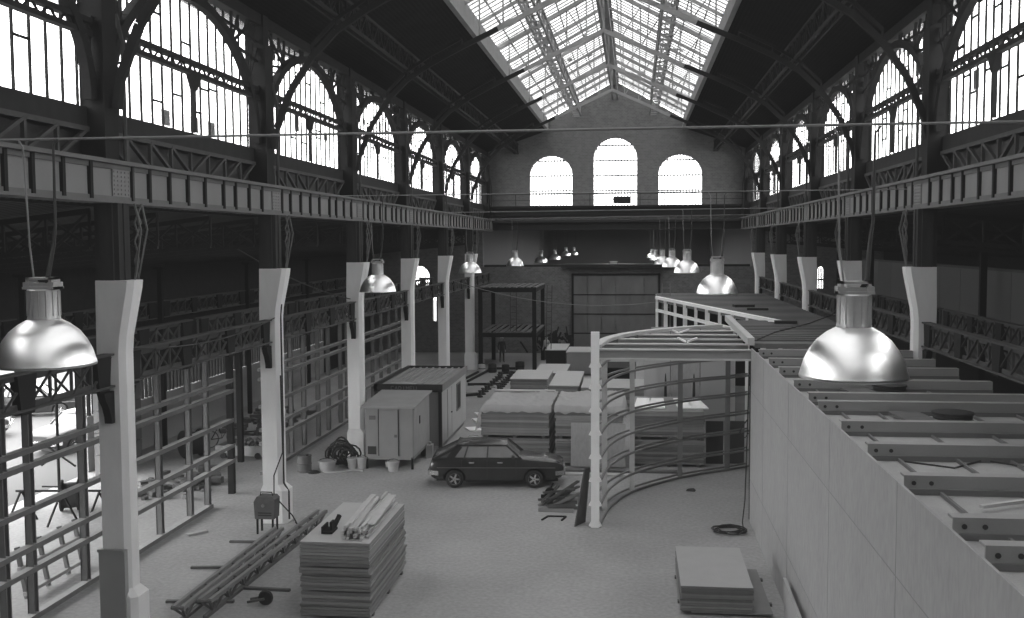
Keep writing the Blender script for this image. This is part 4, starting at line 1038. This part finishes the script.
# ------------------------------------------------------------------ car
def boolean_cut(o, cutters):
    for c in cutters:
        co = bpy.data.objects.new('cut', c.mesh('cut', None)); COL.objects.link(co)
        md = o.modifiers.new('b', 'BOOLEAN'); md.object = co; md.operation = 'DIFFERENCE'; md.solver = 'EXACT'
        co.matrix_world = o.matrix_world
        bpy.context.view_layer.update()
        dg = bpy.context.evaluated_depsgraph_get()
        me = bpy.data.meshes.new_from_object(o.evaluated_get(dg)); o.modifiers.clear(); o.data = me
        bpy.data.objects.remove(co)
def make_car(label, loc, rz, paint, detail=True):
    t = thing('car', label, 'car', (0, 0, 0))
    st = [(-2.30, .46, .80, .70), (-2.27, .36, .90, .76), (-2.15, .30, 1.00, .80), (-1.8, .24, 1.03, .83), (-1.0, .20, 1.04, .84), (.3, .20, 1.03, .84), (.85, .20, 1.02, .83), (1.4, .22, .98, .82), (1.95, .26, .91, .79), (2.2, .34, .83, .74), (2.28, .44, .76, .70)]
    m = MB(); vs = []; fs = []; n = 0
    for x, zb, zt, w in st:
        half = [(w-.12, zb), (w-.03, zb+.08), (w, (zb+zt)/2 - .05), (w-.01, zt-.18), (w-.05, zt-.05), (w-.12, zt), (w*.5, zt+.025)]
        ring = half + [(0, zt+.035)] + [(-y, z) for y, z in half[::-1]] + [(0, zb)]
        n = len(ring); vs += [(x, y, z) for y, z in ring]
    for j in range(len(st)-1):
        for c in range(n): fs.append((n*j+c, n*j+(c+1) % n, n*j+n+(c+1) % n, n*j+n+c))
    fs.append(tuple(range(n))[::-1]); fs.append(tuple(n*(len(st)-1)+c for c in range(n)))
    body = part('body', m.add(vs, fs), paint, t)
    WHX = (-1.45, 1.28)
    boolean_cut(body, [MB().lathe([(.39, -1.2), (.39, -.52)], 24, (x, 0, .31), 'y') for x in WHX] + [MB().lathe([(.39, .52), (.39, 1.2)], 24, (x, 0, .31), 'y') for x in WHX])
    for p in body.data.polygons: p.use_smooth = True
    body.data.set_sharp_from_angle(angle=math.radians(35))
    # greenhouse
    pr = [(-2.16, 1.0), (-1.28, 1.44), (-.9, 1.475), (.1, 1.475), (.34, 1.44), (.84, 1.0)]
    def wid(z): return .77 - (z-1.0)/.475*.17
    m = MB(); k = len(pr)
    m.add([(x, -wid(z)+.015, z-.01) for x, z in pr] + [(x, wid(z)-.015, z-.01) for x, z in pr], [tuple(range(k))[::-1], tuple(range(k, 2*k))] + [(i, (i+1) % k, k+(i+1) % k, k+i) for i in range(k)])
    part('windows', m, M['glass'], t)
    m = MB(); rp = [(-1.32, 1.43), (-1.24, 1.47), (-.9, 1.5), (.1, 1.5), (.32, 1.465), (.38, 1.42)]
    vs = []
    for x, z in rp:
        w = wid(z)+.02
        vs += [(x, -w, z-.035), (x, -w+.05, z), (x, 0, z+.02), (x, w-.05, z), (x, w, z-.035)]
    fs = [(5*j+c, 5*j+c+1, 5*j+6+c, 5*j+5+c) for j in range(len(rp)-1) for c in range(4)]
    part('roof', m.add(vs, fs), paint, t, smooth=40)
    m = MB()
    for s in (-1, 1):
        P = lambda x, z, e=.0: (x, s*(wid(z)+e), z)
        m.bar(P(.86, 1.0), P(.34, 1.44), .06, .06); m.bar(P(-.33, 1.0), P(-.30, 1.45), .07, .05, up=(1, 0, 0)); m.bar(P(-1.12, 1.0), P(-.98, 1.45), .10, .05, up=(1, 0, 0))
        m.bar(P(-2.16, 1.0), P(-1.28, 1.44), .14, .08); m.bar(P(-1.62, 1.0), P(-1.28, 1.43), .22, .04, up=(0, 1, 0))
        m.bar(P(-1.3, 1.44), P(.34, 1.44), .06, .05); m.bar(P(-2.16, 1.02), P(.86, 1.02), .05, .05)
    m.bar((-2.16, -.74, 1.0), (-2.16, .74, 1.0), .12, .06); m.bar((-1.3, -.62, 1.44), (-1.3, .62, 1.44), .14, .06)
    part('pillars', m, paint, t)
    for x in WHX:
        for s in (-1, 1):
            w = part('wheel', MB().lathe([(.19, -.1), (.27, -.105), (.305, -.08), (.31, 0), (.305, .08), (.27, .105), (.19, .1)], 28, (x, s*.72, .31), 'y'), M['rubber'], t, smooth=40)
            part('rim', MB().lathe([(.001, -.085), (.06, -.09), (.07, -.07), (.17, -.05), (.20, -.09), (.20, .09), (.17, .05), (.07, .07), (.06, .09), (.001, .085)], 20, (x, s*.74, .31), 'y'), M['joist'], w, smooth=30)
            mm = MB()
            for k in range(5):
                a = 2*PI*k/5; mm.bar((x+.03*math.cos(a), s*.835, .31+.03*math.sin(a)), (x+.17*math.cos(a), s*.83, .31+.17*math.sin(a)), .06, .02, up=(0, 1, 0))
            part('hub_spokes', mm, M['chrome'], w)
    part('bumper', MB().bar((2.3, -.74, .52), (2.3, .74, .52), .1, .16).bar((2.28, -.74, .52), (2.0, -.82, .52), .05, .15).bar((2.28, .74, .52), (2.0, .82, .52), .05, .15), M['chrome'], t, label='bright front bumper')
    part('bumper', MB().bar((-2.33, -.74, .52), (-2.33, .74, .52), .1, .16).bar((-2.31, -.74, .52), (-2.0, -.83, .52), .05, .15).bar((-2.31, .74, .52), (-2.0, .83, .52), .05, .15), M['chrome'], t, label='bright rear bumper')
    for s in (-1, 1):
        part('headlamp', MB().box(2.22, 2.29, s*.5-.16, s*.5+.16, .62, .76), M['glass'], t)
        part('tail_lamp', MB().box(-2.31, -2.25, s*.55-.15, s*.55+.15, .65, .78), M['rust'], t)
        m = MB()
        for x in (-.33, .66, -1.2): m.box(x-.008, x+.008, s*.83, s*.846, .32, .98)
        m.box(-1.05, 1.0, s*.835, s*.848, .255, .27)
        part('door_seams', m, M['black'], t)
        part('side_moulding', MB().box(-2.05, 2.0, s*.832, s*.85, .70, .715), M['joist_d'], t)
        for x in (-.95, .02): part('door_handle', MB().box(x, x+.18, s*.83, s*.868, .87, .905), M['chrome'], t)
    part('mirror', MB().box(.52, .62, -.93, -.80, 1.03, 1.13), M['black'], t)
    part('grille', MB().box(2.24, 2.295, -.34, .34, .62, .75), M['black'], t)
    part('underbody', MB().box(-2.1, 2.1, -.6, .6, .2, .4), M['black'], t)
    t.location = loc; t.rotation_euler = (0, 0, rz); return t
make_car('dark five door hatchback car parked across the middle of the hall floor', (-4.72, 35.25, 0), .085, M['car'])
make_car('white saloon car outside in the yard, seen through the opening on the left', (-23.1, 40.3, -.02), -1.75, M['carw'])
make_car('dark car far out in the yard behind the white one', (-29.5, 47.5, -.02), .35, M['carg'])
make_car('dark car out in the yard at the far left, behind the nearest stud', (-29.5, 41.2, -.02), .5, M['carg'])

# ------------------------------------------------------------------ floor items, left side
t = thing('welding_set', 'small upright welding set on legs at the foot of the second left column', 'machine', (-10.58, 28.4, 0))
part('case', MB().prism([(-.3, .45), (.27, .45), (.3, 1.02), (.22, 1.1), (-.24, 1.1), (-.33, .95)], 'xz', -.2, .25), M['machine'], t)
for x in (-.24, .22):
    for y in (-.16, .2): part('leg', MB().bar((x, y, 0), (x, y, .46), .05), M['dark'], t)
part('top_handle', MB().tube([(-.2, 0, 1.08), (-.18, 0, 1.2), (.15, 0, 1.2), (.18, 0, 1.08)], .018, 6), M['dark'], t)
part('knob', MB().lathe([(.05, -.03), (.05, .0)], 10, (-.05, -.2, .85), 'y'), M['steel'], t)
part('vent_slots', MB().box(-.2, .2, -.21, -.2, .55, .58).box(-.2, .2, -.21, -.2, .62, .65), M['black'], t)
cable('welder_cable', [(-10.4, 28.5, 1.1), (-10.5, 28.8, 1.6), (-10.38, 29.25, 2.2), (-10.42, 29.3, 4.5)], .02, M['cable'], 'cable from the welding set climbing the second left column')
cable('welder_cable', [(-10.3, 28.6, .9), (-10.0, 28.9, .4), (-9.95, 29.2, .05), (-10.2, 29.6, .03)], .02, M['cable'], 'short cable hanging from the welding set to the floor')
solo('crumpled_sheet', MB().add([(-10.3, 29.2, 0), (-9.5, 29.6, 0), (-9.6, 30.2, 0), (-10.2, 30.0, 0), (-9.95, 29.7, .16), (-9.75, 29.75, .1)], [(0, 1, 5), (1, 2, 5), (2, 4, 5), (2, 3, 4), (3, 0, 4), (0, 5, 4)]), M['bucket'], 'pale crumpled sheet on the floor right of the welding set', 'sheet')
def floor_truss(label, p, q, h, w):
    p = Vector(p); q = Vector(q); d = q-p; Ln = d.length; t = thing('truss_beam', label, 'truss beam', p, -math.atan2(d.x, d.y))
    part('chord', MB().box(-w/2, -w/2+.09, 0, Ln, h-.09, h).box(w/2-.09, w/2, 0, Ln, h-.09, h), M['steel'], t)
    part('lower_chord', MB().box(-.05, .05, 0, Ln, 0, .08), M['rust'], t)
    m = MB(); n = int(Ln/.8)
    for k in range(n):
        a, b = Ln*k/n, Ln*(k+.5)/n; c = Ln*(k+1)/n
        for s in (-1, 1): m.bar((s*(w/2-.05), a, h-.05), (0, b, .04), .045); m.bar((0, b, .04), (s*(w/2-.05), c, h-.05), .045)
        m.bar((-w/2, a, h-.05), (w/2, a, h-.05), .04)
    part('bracing', m, M['rust'], t)
floor_truss('long steel truss beam on the floor, left one of two by the tall stack', (-10.0, 21.2, .0), (-9.95, 27.6, .0), .42, .30)
floor_truss('long steel truss beam on the floor, right one of two by the tall stack', (-9.55, 21.6, .0), (-9.25, 29.4, .0), .46, .34)
for k, (x, y, rz, l) in enumerate(((-10.6, 25.1, .12, 1.6), (-10.2, 27.4, .05, 2.2), (-9.3, 28.0, .3, 1.5), (-8.9, 23.6, -.05, 1.3), (-10.1, 22.6, .1, 1.6))):
    solo('steel_bar', MB().box(-l/2, l/2, -.05, .05, 0, .06), M['rust'], 'short dark bar lying under the truss beams on the floor, %s from the camera' % ['third', 'fourth', 'farthest', 'second', 'nearest'][k], 'bar', loc=(x, y, 0.0), rz=rz)
t = thing('clamp_wheel', 'small dark wheel with bracket lying beside the truss beams', 'wheel', (-8.5, 22.6, 0))
part('tyre', MB().lathe([(.06, -.05), (.16, -.06), (.18, 0), (.16, .06), (.06, .05)], 16, (0, 0, .18), 'y'), M['rubber'], t, smooth=30)
part('bracket', MB().bar((0, -.1, .18), (-.4, -.12, .1), .05).bar((0, .1, .18), (-.4, .08, .1), .05), M['rust'], t)
# left aisle odds and ends
def drum(label, loc, r, w, rz):
    t = thing('cable_drum', label, 'cable drum', loc, rz)
    for s in (-1, 1): part('flange', MB().lathe([(.08, s*w/2-.03), (r, s*w/2-.03), (r, s*w/2+.03), (.08, s*w/2+.03)], 26, (0, 0, r), 'x'), M['dark2'], t, smooth=30)
    part('cable_winding', MB().lathe([(.05, -w/2+.03), (r*.8, -w/2+.03), (r*.82, 0), (r*.8, w/2-.03), (.05, w/2-.03)], 22, (0, 0, r), 'x'), M['cable'], t, smooth=30)
drum('dark cable drum standing in the aisle behind the nearest stud frame, nearer of two', (-17.7, 30.2, 0), .5, .5, .4)
drum('dark cable drum standing in the aisle left of the second white column', (-17.3, 38.4, 0), .55, .7, .9)
t = thing('low_cart', 'pale flat cart loaded with rubble behind the black end post', 'cart', (-15.3, 38.9, 0))
part('tray', MB().box(-1.0, 1.0, -.6, .6, .1, .16).box(-1.0, 1.0, -.62, -.56, .1, .5).box(-1.0, 1.0, .56, .62, .1, .5).box(-1.03, -.97, -.6, .6, .1, .5).box(.97, 1.03, -.6, .6, .1, .5), M['concrete'], t)
for x in (-.7, .7):
    for y in (-.62, .62): part('wheel', MB().lathe([(.02, -.04), (.12, -.04), (.12, .04), (.02, .04)], 12, (x, y, .12), 'y'), M['rubber'], t)
rr = random.Random(2); m = MB()
for k in range(60):
    a, b, s = rr.uniform(-.85, .85), rr.uniform(-.45, .45), rr.uniform(.05, .13); m.bar((a*.85, b*.85, .36+rr.uniform(0, .3)), (a*.85+rr.uniform(-.1, .1), b*.85+rr.uniform(-.1, .1), .38+rr.uniform(0, .3)), s)
o = solo('rubble', m, M['rust'], 'heap of dark rubble in the low cart', 'rubble', loc=(-15.3, 38.9, 0)); o['kind'] = 'stuff'
rr = random.Random(12); m = MB()
for k in range(90):
    x, y = max(-17.0, min(-14.6, rr.gauss(-15.8, .6))), rr.gauss(33.6, 1.2); s = rr.uniform(.08, .3); m.bar((x, y, s*.4), (x+rr.uniform(-.5, .5), y+rr.uniform(-.5, .5), s*.45), s, s*.8)
o = solo('rubble', m, M['machine'], 'low heap of broken rubble on the aisle floor behind the nearest stud frame', 'rubble'); o['kind'] = 'stuff'
rr = random.Random(13); m = MB()
for k in range(70):
    x, y = max(-18.6, min(-14.8, rr.gauss(-17.0, .8))), max(43.0, rr.gauss(46, 2.0)); s = rr.uniform(.08, .3); m.bar((x, y, s*.4), (x+rr.uniform(-.5, .5), y+rr.uniform(-.5, .5), s*.45), s, s*.8)
o = solo('rubble', m, M['machine'], 'broken rubble spread on the aisle floor near the louvred strip', 'rubble'); o['kind'] = 'stuff'
t = thing('trestle', 'thin steel trestle standing in the aisle at the left edge', 'trestle', (-18.0, 28.6, 0))
m = MB().bar((-.5, 0, 1.0), (2.3, .3, 1.0), .06)
part('top_bar', m, M['dark'], t)
for x in (-.4, .9, 2.1):
    part('leg', MB().bar((x, .1, 1.0), (x-.25, -.3, 0), .05).bar((x, .1, 1.0), (x+.25, .5, 0), .05), M['dark'], t)
t = thing('scaffold_pole', 'slim scaffold pole with a cross brace standing in the yard opening', 'pole', (-18.9, 31.6, 0))
part('pole', MB().tube([(0, 0, .0), (0, 0, 4.3)], .05, 8), M['dark'], t)
for a, b in (((-.6, 0, 1.1), (.6, 0, 1.9)), ((-.6, 0, 1.9), (.6, 0, 1.1)), ((-.6, 0, .4), (.5, 0, .4))): part('brace', MB().bar(a, b, .05), M['dark'], t)
part('foot', MB().box(-.15, .15, -.15, .15, 0, .05), M['dark'], t)
t = thing('bicycle', 'bicycle leaning in the aisle behind the nearest stud frame', 'bicycle', (-17.0, 40.6, 0), .9)
for x in (-.5, .55):
    part('wheel', MB().tube([(x+.33*math.cos(2*PI*k/24), 0, .35+.33*math.sin(2*PI*k/24)) for k in range(24)], .022, 6, closed=True), M['rubber'], t)
part('frame', MB().tube([(-.5, 0, .35), (-.15, 0, .85), (.4, 0, .85), (0, 0, .35), (-.15, 0, .85)], .02, 6).tube([(-.5, 0, .35), (0, 0, .35)], .02, 6).tube([(.55, 0, .35), (.4, 0, .95)], .02, 6), M['dark'], t)
part('handlebar', MB().tube([(.3, -.25, .98), (.42, -.2, 1.0), (.42, .2, 1.0), (.3, .25, .98)], .015, 6), M['dark'], t)
part('saddle', MB().box(-.28, -.05, -.07, .07, .88, .94), M['black'], t)
solo('floor_plank', MB().box(-.08, .08, -.3, .3, 0, .05), M['timber_top'], 'short pale plank on the floor in front of the nearest stud frame', 'plank', loc=(-12.6, 28.1, 0), rz=-.7)

# ------------------------------------------------------------------ metal heap before the curved frame
HB = [(-2.95, 31.55, -1.85, 31.5, .0, .12), (-2.7, 31.95, -1.75, 31.9, .0, .1), (-2.9, 32.3, -1.8, 32.6, .0, .1), (-2.5, 32.9, -1.75, 32.95, .0, .1), (-2.75, 31.8, -2.15, 34.1, .12, .09), (-2.5, 31.9, -1.95, 34.2, .12, .09), (-2.95, 31.7, -2.35, 33.2, .12, .08), (-3.0, 32.0, -2.2, 32.4, .22, .07), (-2.6, 32.2, -1.8, 33.9, .22, .07), (-2.4, 33.4, -1.7, 33.5, .0, .1), (-2.85, 31.75, -2.5, 33.9, .22, .08), (-2.6, 31.7, -1.85, 34.3, .30, .08), (-2.45, 31.75, -1.75, 33.4, .12, .08), (-2.9, 32.6, -1.9, 33.1, .30, .07), (-2.65, 31.55, -1.8, 31.7, .12, .1)]
for k, (xa, ya, xb, yb, z, w) in enumerate(HB):
    l = math.hypot(xb-xa, yb-ya)
    m = MB().box(-l/2, l/2, -w/2, w/2, 0, .015).box(-l/2, l/2, -w/2, -w/2+.015, 0, w*.9).box(-l/2, l/2, w/2-.015, w/2, 0, w*.9)
    solo('steel_channel', m, M['rust' if k % 3 else 'joist'], 'steel channel in the untidy heap left of the white post', 'steel section', 'heap of steel channels left of the white post', loc=((xa+xb)/2, (ya+yb)/2, z), rz=math.atan2(yb-ya, xb-xa))
solo('steel_hoop', MB().path([(-2.75, 30.5, .02), (-2.6, 30.95, .02), (-2.05, 30.95, .02), (-2.15, 30.5, .02)], .05, .04), M['dark'], 'dark U shaped steel hoop lying on the floor before the heap', 'hoop')
t = thing('pipe_clamp', 'dark pipe clamp lying on the left of the steel heap', 'clamp', (-2.72, 33.2, 0))
part('jaw', MB().lathe([(.1, -.08), (.18, -.08), (.18, .08), (.1, .08)], 14, (0, 0, .18), 'y').box(-.3, .0, -.06, .06, .02, .12), M['dark'], t)
part('screw', MB().tube([(0, 0, .3), (.1, .1, .5)], .03, 6), M['dark'], t)
t = thing('hose_stand', 'thin bent steel hoop rail standing behind the car', 'rail', (-6.05, 37.6, 0))
part('tube', MB().tube([(-.12, 0, 0), (-.12, 0, 1.1), (-.05, 0, 1.2), (.1, 0, 1.22), (.3, 0, 1.2)], .025, 6), M['bucket'], t)

# ------------------------------------------------------------------ far floor bits
for k, (x0, y0, x1, y1, w) in enumerate(((-9.6, 60.2, -8.4, 63.2, 1.0), (-9.3, 56.4, -8.6, 59.0, .9), (-8.2, 58.5, -7.9, 61.5, .5))):
    l = math.hypot(x1-x0, y1-y0)
    solo('flat_board', MB().box(-w/2, w/2, -l/2, l/2, 0, .06), M['concrete'], 'flat pale board lying on the floor beyond the cabin, %s' % ['farthest', 'nearest', 'right hand one'][k], 'board', loc=((x0+x1)/2, (y0+y1)/2, 0.002), rz=-.1)
for k in range(9):
    f = k/8; solo('pipe_support', MB().lathe([(.16, 0), (.16, .08), (.08, .12), (.08, .3), (.13, .34), (.1, .38)], 10), M['black'], 'small dark pipe support in the row beyond the cabin, left hand row', 'support', 'left row of pipe supports on the far floor', loc=(-8.3+.1*f*1.5, 54.9+7.9*f, 0), smooth=30)
for k in range(8):
    f = k/7; solo('pipe_support', MB().lathe([(.16, 0), (.16, .08), (.08, .12), (.08, .3), (.13, .34), (.1, .38)], 10), M['black'], 'small dark pipe support in the row beyond the cabin, right hand row', 'support', 'right row of pipe supports on the far floor', loc=(-7.6+.02*f, 57.2+6.2*f, 0), smooth=30)
for k, (xa, ya, xb, yb) in enumerate(((-9.7, 59.3, -7.6, 59.5), (-9.1, 55.0, -8.3, 55.6), (-9.9, 60.6, -9.4, 66.0), (-10.3, 61.5, -9.95, 65.0), (-8.6, 64.7, -7.5, 64.9), (-9.0, 67.0, -7.2, 67.2))):
    solo('floor_pipe', MB().tube([(xa, ya, .09), (xb, yb, .09)], .08, 8), M['dark2'], 'dark pipe on the far floor beyond the cabin, %s' % ['crossing the pale boards', 'nearest short one', 'left of the boards beside its twin', 'outermost on the left', 'crossing beyond the supports', 'farthest of all'][k], 'pipe')
for k, (x, y, r, mm) in enumerate(((-9.1, 65.6, .28, 'black'), (-9.75, 65.4, .22, 'bucket'), (-10.2, 68.2, .22, 'bucket'), (-7.45, 66.9, .3, 'black'), (-8.2, 65.3, .25, 'dark2'))):
    t = thing('bundle_roll', '%s on the far floor near the sixth left column' % ['black roll standing on end', 'pale roll standing beside the black one', 'pale roll closest to the column', 'black drum shaped roll farthest right', 'dark grey roll between the black ones'][k], 'roll', (x, y, 0))
    part('roll', MB().lathe([(r*.9, 0), (r, .05), (r, .5), (r*.9, .55), (r*.4, .55), (r*.38, .5)], 16), M[mm], t, smooth=40)
    part('tie', MB().lathe([(r*1.0, .25), (r*1.04, .25), (r*1.04, .3), (r*1.0, .3)], 16), M['dark'], t)
for k, (x, y, l) in enumerate(((-7.3, 49.2, 1.2), (-7.2, 47.6, 1.0), (-7.15, 45.3, .9))):
    solo('white_offcut', MB().box(-.3, .3, -l/2, l/2, 0, .05), M['white_wood'], 'white offcut on the floor right of the cabin, %s of three' % ['farthest', 'middle', 'nearest'][k], 'board', loc=(x, y, 0), rz=.4)

# ------------------------------------------------------------------ mezzanine frame at the far left
t = thing('steel_mezzanine', 'dark two storey steel frame with slatted floors at the far left end', 'mezzanine', (-8.2, 69, 0))
for x in (-6.45, -10.0):
    for y in (66.6, 72.8): part('post', MB().box(x-.13, x+.13, y-.13, y+.13, 0, 5.4), M['dark'], t, world=True)
for z in (2.35, 5.3):
    part('edge_beam', MB().box(-10.15, -6.3, 66.45, 66.7, z-.14, z+.14).box(-10.15, -6.3, 72.7, 72.95, z-.14, z+.14).box(-6.58, -6.32, 66.6, 72.9, z-.14, z+.14), M['dark'], t, world=True)
    m = MB()
    for k in range(9): m.box(-10.05+.44*k, -9.82+.44*k, 66.5, 72.9, z+.14, z+.2)
    part('floor_slats', m, M['rust'], t, world=True)
def ladder(x0, x1, y, z0, z1, lean, label):
    m = MB()
    for x in (x0, x1): m.bar((x, y, z0), (x+lean, y, z1), .05)
    z = z0 + .4
    while z < z1 - .1:
        d = lean*(z-z0)/(z1-z0); m.bar((x0+d, y, z), (x1+d, y, z), .04); z += .42
    return solo('access_ladder', m, M['lattice'], label, 'ladder')
ladder(-8.05, -7.65, 66.85, 2.56, 5.14, 0, 'thin ladder against the upper storey of the dark mezzanine, left one')
ladder(-5.74, -5.42, 67.3, 1.36, 5.6, .08, 'thin ladder standing on the dark slatted crate beside the mezzanine')
m = MB(); rr = random.Random(31)
for k in range(50):
    x, y = rr.gauss(-5.9, .7), rr.gauss(75.6, .4); m.bar((x, y, rr.uniform(0, 1.6)), (x+rr.uniform(-.6, .6), y+rr.uniform(-.3, .3), rr.uniform(.1, 2.2)), rr.uniform(.05, .25))
o = solo('scrap_heap', m, M['dark2'], 'dark heap of scrap timber against the end wall behind the slatted crate', 'scrap'); o['kind'] = 'stuff'

# ------------------------------------------------------------------ people
def person(label, loc, rz, top, legs, helmet):
    t = thing('person', label, 'person', loc, rz)
    J = {'pel': (0, 0, .95, .135), 'wst': (0, 0, 1.1, .125), 'che': (0, -.01, 1.32, .15), 'nek': (0, 0, 1.50, .055), 'hd0': (0, -.02, 1.585, .085), 'hd1': (0, -.02, 1.68, .095)}
    E_ = [('pel', 'wst'), ('wst', 'che'), ('che', 'nek'), ('nek', 'hd0'), ('hd0', 'hd1')]
    for s, n in ((-1, 'l'), (1, 'r')):
        J.update({n+'hip': (s*.10, 0, .88, .095), n+'kne': (s*.12, -.03, .48, .062), n+'ank': (s*.13, .02, .09, .045), n+'toe': (s*.15, -.15, .04, .04),
                  n+'sho': (s*.19, 0, 1.42, .065), n+'elb': (s*.26, .03, 1.13, .047), n+'wri': (s*.24, -.10, .90, .033), n+'pal': (s*.235, -.13, .83, .036)})
        E_ += [('pel', n+'hip'), (n+'hip', n+'kne'), (n+'kne', n+'ank'), (n+'ank', n+'toe'), ('che', n+'sho'), (n+'sho', n+'elb'), (n+'elb', n+'wri'), (n+'wri', n+'pal')]
        for k in range(4):
            J[n+'f%d' % k] = (s*(.215+.012*k), -.15+.022*k-.02, .765-.008*(k in (1, 2)), .010); J[n+'g%d' % k] = (s*(.212+.012*k), -.165+.022*k-.02, .725-.012*(k in (1, 2)), .009)
            E_ += [(n+'pal', n+'f%d' % k), (n+'f%d' % k, n+'g%d' % k)]
        J[n+'t0'] = (s*.20, -.17, .81, .012); E_.append((n+'pal', n+'t0'))
    keys = list(J); me = bpy.data.meshes.new('body'); me.from_pydata([J[k][:3] for k in keys], [(keys.index(a), keys.index(b)) for a, b in E_], [])
    o = bpy.data.objects.new('body', me); COL.objects.link(o)
    md = o.modifiers.new('skin', 'SKIN'); o.modifiers.new('sub', 'SUBSURF').levels = 1
    for i, k in enumerate(keys):
        sv = me.skin_vertices[0].data[i]; sv.radius = (J[k][3],)*2; sv.use_root = (k == 'pel')
    bpy.context.view_layer.update(); dg = bpy.context.evaluated_depsgraph_get()
    m2 = bpy.data.meshes.new_from_object(o.evaluated_get(dg)); bpy.data.objects.remove(o)
    b = link('body', m2, t)
    for x in (M['skin'], top, legs, M['black']): m2.materials.append(x)
    m2.materials.clear()
    for x in (M['skin'], top, legs, M['black']): m2.materials.append(x)
    for p in m2.polygons:
        p.use_smooth = True; c = p.center
        arm = abs(c.x) > .185
        p.material_index = 3 if c.z < .10 else 2 if (c.z < .98 and not (arm and c.z > .6)) else (0 if (c.z > 1.485 or (arm and c.z < .9)) else 1)
    part('nose', MB().lathe([(.012, 0), (.018, -.02), (.001, -.045)], 8, (0, -.115, 1.645), 'y'), M['skin'], t)
    for s in (-1, 1):
        part('eye', MB().lathe([(.001, -.01), (.012, -.006), (.012, .006)], 8, (s*.035, -.106, 1.675), 'y'), M['black'], t)
        part('ear', MB().lathe([(.001, -.012), (.028, -.008), (.028, .008), (.001, .012)], 10, (s*.098, -.0, 1.655), 'x'), M['skin'], t)
    part('mouth', MB().box(-.025, .025, -.112, -.10, 1.598, 1.606), M['hair'], t)
    if helmet: part('helmet', MB().lathe([(.14, 1.70), (.118, 1.71), (.115, 1.75), (.09, 1.80), (.04, 1.825), (.001, 1.83)], 20, (0, -.02, 0)), M['helmet'], t, smooth=60)
    else: part('hair', MB().lathe([(.1, 1.665), (.112, 1.70), (.105, 1.745), (.07, 1.785), (.001, 1.795)], 20, (0, .0, 0)), M['hair'], t, smooth=60)
    return t
person('worker in dark overalls and pale helmet standing on the far floor under the mezzanine', (-9.2, 71.2, 0), .3, M['cloth_d'], M['cloth_d'], True)
person('man in a pale shirt half hidden behind the dark slatted crate', (-6.15, 72.4, 0), -.6, M['cloth_l'], M['cloth_d'], False)

# ------------------------------------------------------------------ light
w = bpy.data.worlds.new('World'); SC.world = w; w.use_nodes = True
bg = w.node_tree.nodes['Background']; bg.inputs['Color'].default_value = (1, 1, 1, 1); bg.inputs['Strength'].default_value = 12.0
def portal(loc, direction, sx, sy):
    l = bpy.data.lights.new('sky_portal', 'AREA'); l.shape = 'RECTANGLE'; l.size = sx; l.size_y = sy; l.cycles.is_portal = True
    o = bpy.data.objects.new('sky_portal', l); COL.objects.link(o); o.location = loc
    o.rotation_euler = Vector(direction).to_track_quat('-Z', 'Y').to_euler(); return o
portal((XM, 34, 20.6), (0, 0, -1), 10.4, 87)
portal((side_x(-1, .75), 34, 13.2), (1, 0, 0), 87, 4.1)
portal((side_x(1, .75), 34, 13.2), (-1, 0, 0), 87, 4.1)
portal((-1.4, YE+.62, 13.7), (0, -1, 0), 13, 5.6)
portal((-20.4, 27, 2.3), (1, 0, 0), 18, 4.6)
portal((-20.4, 50, 2.6), (1, 0, 0), 29, 1.1)
portal((-1.4, 122, 10.6), (0, 0, -1), 2.2, 86)

# ------------------------------------------------------------------ camera (photograph taken from a high gallery)
cam = bpy.data.cameras.new('camera'); co = bpy.data.objects.new('camera', cam); COL.objects.link(co); SC.camera = co
cam.sensor_width = 36; cam.lens = 1027.56*36/1024; cam.clip_start = .1; cam.clip_end = 500
yaw, pitch, roll = math.radians(6.778), math.radians(3.708), math.radians(-.317)
F = Vector((-math.sin(yaw)*math.cos(pitch), math.cos(yaw)*math.cos(pitch), -math.sin(pitch)))
R0 = Vector((math.cos(yaw), math.sin(yaw), 0)); U0 = R0.cross(F)
Rv = R0*math.cos(roll) + U0*math.sin(roll); Uv = U0*math.cos(roll) - R0*math.sin(roll)
mw = Matrix((Rv, Uv, -F)).transposed().to_4x4(); mw.translation = (0, 0, 8.4); co.matrix_world = mw
SC.view_settings.view_transform = 'Standard'; SC.view_settings.look = 'None'; SC.view_settings.exposure = 0.15; SC.view_settings.gamma = 1.1
SC.view_settings.use_curve_mapping = True          # film base fog of the old negative
cu = SC.view_settings.curve_mapping; cu.curves[3].points[0].location = (0, .006); cu.curves[3].points[1].location = (1, 1); cu.update()
SC.cycles.use_denoising = True
SC.cycles.max_bounces = 8; SC.cycles.diffuse_bounces = 4; SC.cycles.transparent_max_bounces = 16
SC.cycles.sample_clamp_indirect = 8
